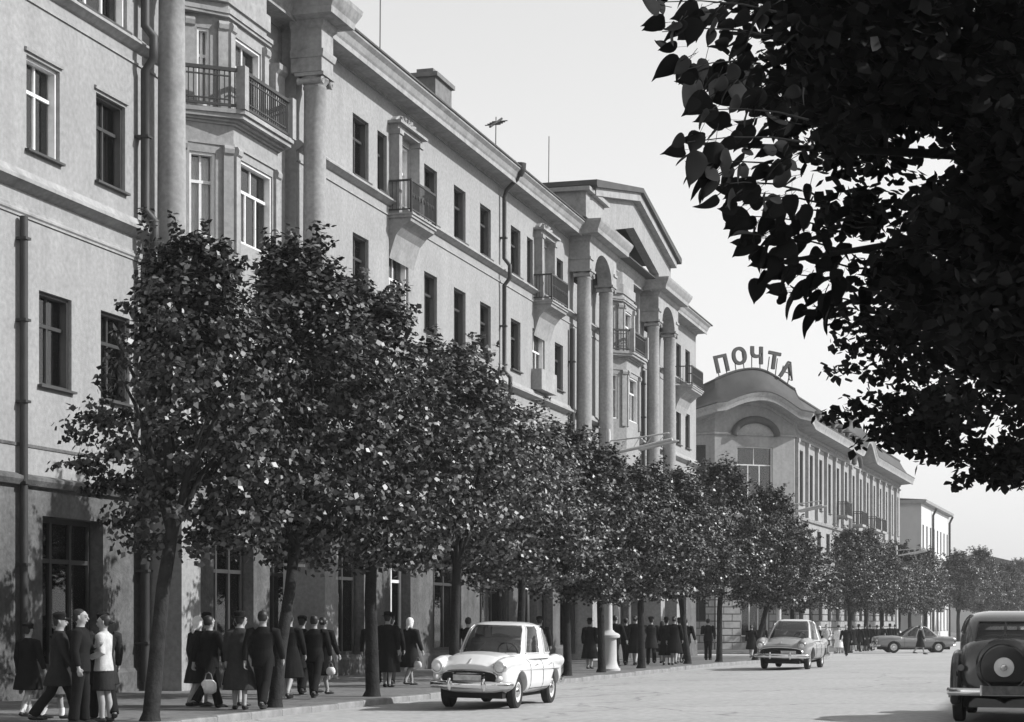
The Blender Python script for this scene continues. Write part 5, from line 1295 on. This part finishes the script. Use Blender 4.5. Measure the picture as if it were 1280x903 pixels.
person('coat', -14.8, 41.0, 0, 'broad dark figure in a hat, middle of the three right of the third tree', 1.02, top='black')
person('scarf', -14.75, 42.4, -20, 'woman in a pale headscarf, right of the three people beside the third tree', 1.0)
person('walk', -14.3, 45.5, 0, 'dark haired man whose head shows over the roof of the white car', .97)
person('cap', -13.7, 50.0, 10, 'dark walker just behind the tail of the white car', .98)
person('coat', -14.4, 58.5, 0, 'dark figure left of the white lamp pedestal', .95, top='black')
person('walk', -14.3, 61.6, -15, 'broad man in black just right of the white lamp pole', 1.03)
person('wide', -14.0, 63.3, 0, 'tall woman in black, left of the pair beyond the lamp pedestal', 1.05)
person('cap', -13.8, 64.9, 15, 'man in a cap, right of the pair beyond the lamp pedestal', 1.0)
person('scarf', -14.1, 68.2, 0, 'woman in a dark headscarf walking behind the curved tree trunk', .96, headc='dark')
person('wide', -12.85, 64.2, 5, 'stout woman in black beside the curved tree trunk near the kerb', 1.04)
person('walk', -13.3, 68.6, -10, 'man in black right behind the curved tree trunk', .99)
person('man', -14.2, 78.0, 0, 'man in black standing between two slim trees left of the oncoming saloon', 1.02)
person('wide', -14.8, 93.0, 0, 'dark figure left behind the oncoming pale saloon', 1.0, GF)
person('cap', -14.9, 97.0, 10, 'second dark figure just behind the oncoming pale saloon', 1.0, GF)
person('scarf', -13.3, 107.5, 170, 'woman in a white headscarf at the crossing right of the oncoming saloon', 1.0, GF)
person('wman', -12.9, 107.4, 190, 'figure in a white shirt at the crossing right of the oncoming saloon', 1.05, GF)
person('coat', -12.7, 111.5, 175, 'woman in a pale dress at the crossing left of the dark walker', .95, GF, top='white')
person('walk', -11.3, 102.7, 175, 'man in black walking on the road edge at the crossing', 1.0, GF, top='black')
crowd = [('wide', -12.4, 116.4, 'first'), ('cap', -12.1, 116.9, 'second'), ('coat', -12.0, 119.6, 'third'), ('walk', -11.7, 119.9, 'fourth'), ('wide', -11.6, 123.0, 'fifth'), ('cap', -11.3, 123.5, 'sixth'), ('coat', -11.0, 125.4, 'seventh'), ('walk', -10.9, 128, 'eighth')]
for k, x, y, nth in crowd: person(k, x, y, rnd.uniform(-40, 40), 'dark walker in the far crowd left of the crossing car, %s from the left' % nth, 1.0, GF, top='black')
person('wide', -7.9, 109.0, -75, 'person in a dark coat striding across the road in front of the far grey saloon', 1.0, GF, top='black')
def bag(x, y, z, r, label, flat=.6):
    t = thing('bag', label, 'bag', (x, y, z)); m = MB(Matrix.Diagonal((1, flat, 1, 1)))
    m.lathe([(r * .5, -r * .95), (r * .92, -r * .7), (r, -.2 * r), (r * .88, r * .3), (r * .6, r * .62), (r * .5, r * .66)], n=18); m.build('pouch', CL['white'], t, smooth=60)
    m = MB(); m.tube([(-r * .5, 0, r * .6), (-r * .3, 0, r * 1.3), (0, 0, r * 1.5), (r * .3, 0, r * 1.3), (r * .5, 0, r * .6)], .012, 6); m.build('handle', CL['mid'], t)
EX = [('coat', -14.55, 30.95, -20, 'grey', 'dark grey coat half hidden behind the woman in the white headscarf'), ('wide', -13.75, 30.5, 15, 'black', 'black coated woman squeezed between the white collared man and the sunlit long coat'),
      ('cap', -14.2, 25.2, -60, 'charcoal', 'shadowed man in a cap behind the tall man in black'), ('coat', -15.1, 27.4, 10, 'black', 'dark figure in a hat deep in the shade behind the girl with white socks'),
      ('walk', -14.0, 34.6, 10, 'black', 'man in black at the elbow of the stout woman right of the second tree'), ('cap', -15.05, 41.9, 10, 'black', 'dark capped man behind the broad hatted figure near the third tree'),
      ('coat', -13.2, 64.6, 10, 'black', 'hatted dark figure close to the stout woman by the curved trunk'), ('walk', -14.4, 63.6, 0, 'black', 'man in black behind the tall woman beyond the lamp pedestal'),
      ('coat', -13.6, 68.9, 0, 'black', 'hatted walker farthest in the knot of people at the curved trunk'), ('wide', -14.7, 62.2, 0, 'charcoal', 'woman in black half hidden by the tree right of the lamp pedestal')]
for k, x, y, f_, tp, lb in EX: person(k, x, y, f_, lb, .98, GL, top=tp)
bag(-14.05, 29.95, .40, .15, 'round white bag carried low by the dark person left of the thin pole')
bag(-14.35, 36.35, .50, .10, 'small white bag swung by the woman left of the third tree')
bag(-14.5, 42.2, .50, .10, 'small white bag held by the woman in the pale headscarf right of the third tree', .4)

# ------------------------------------------------------------------ added unseen house across the street, blocking fill light
far_block('light_blocking_house', 'added unseen house across the street that blocks fill light, opposite the long building', (15.5, 96, 0), R(-90), 92, 12, 11.5, 3, ())

# ------------------------------------------------------------------ summer haze
hz = MB(); hz.box(-1600, 1600, -1600, 1600, -2.2, 40); hz = hz.mesh('haze', KERB); hz.materials.clear()
hm = bpy.data.materials.new('haze'); hm.use_nodes = True; hn = hm.node_tree; hn.nodes.clear()
ho_ = hn.nodes.new('ShaderNodeOutputMaterial'); hv = hn.nodes.new('ShaderNodeVolumePrincipled'); hv.inputs['Color'].default_value = (.9, .9, .9, 1); hv.inputs['Density'].default_value = .00045; hv.inputs['Anisotropy'].default_value = .3
hn.links.new(hv.outputs[0], ho_.inputs['Volume']); hz.materials.append(hm); tag(link('haze', hz), kind='stuff')
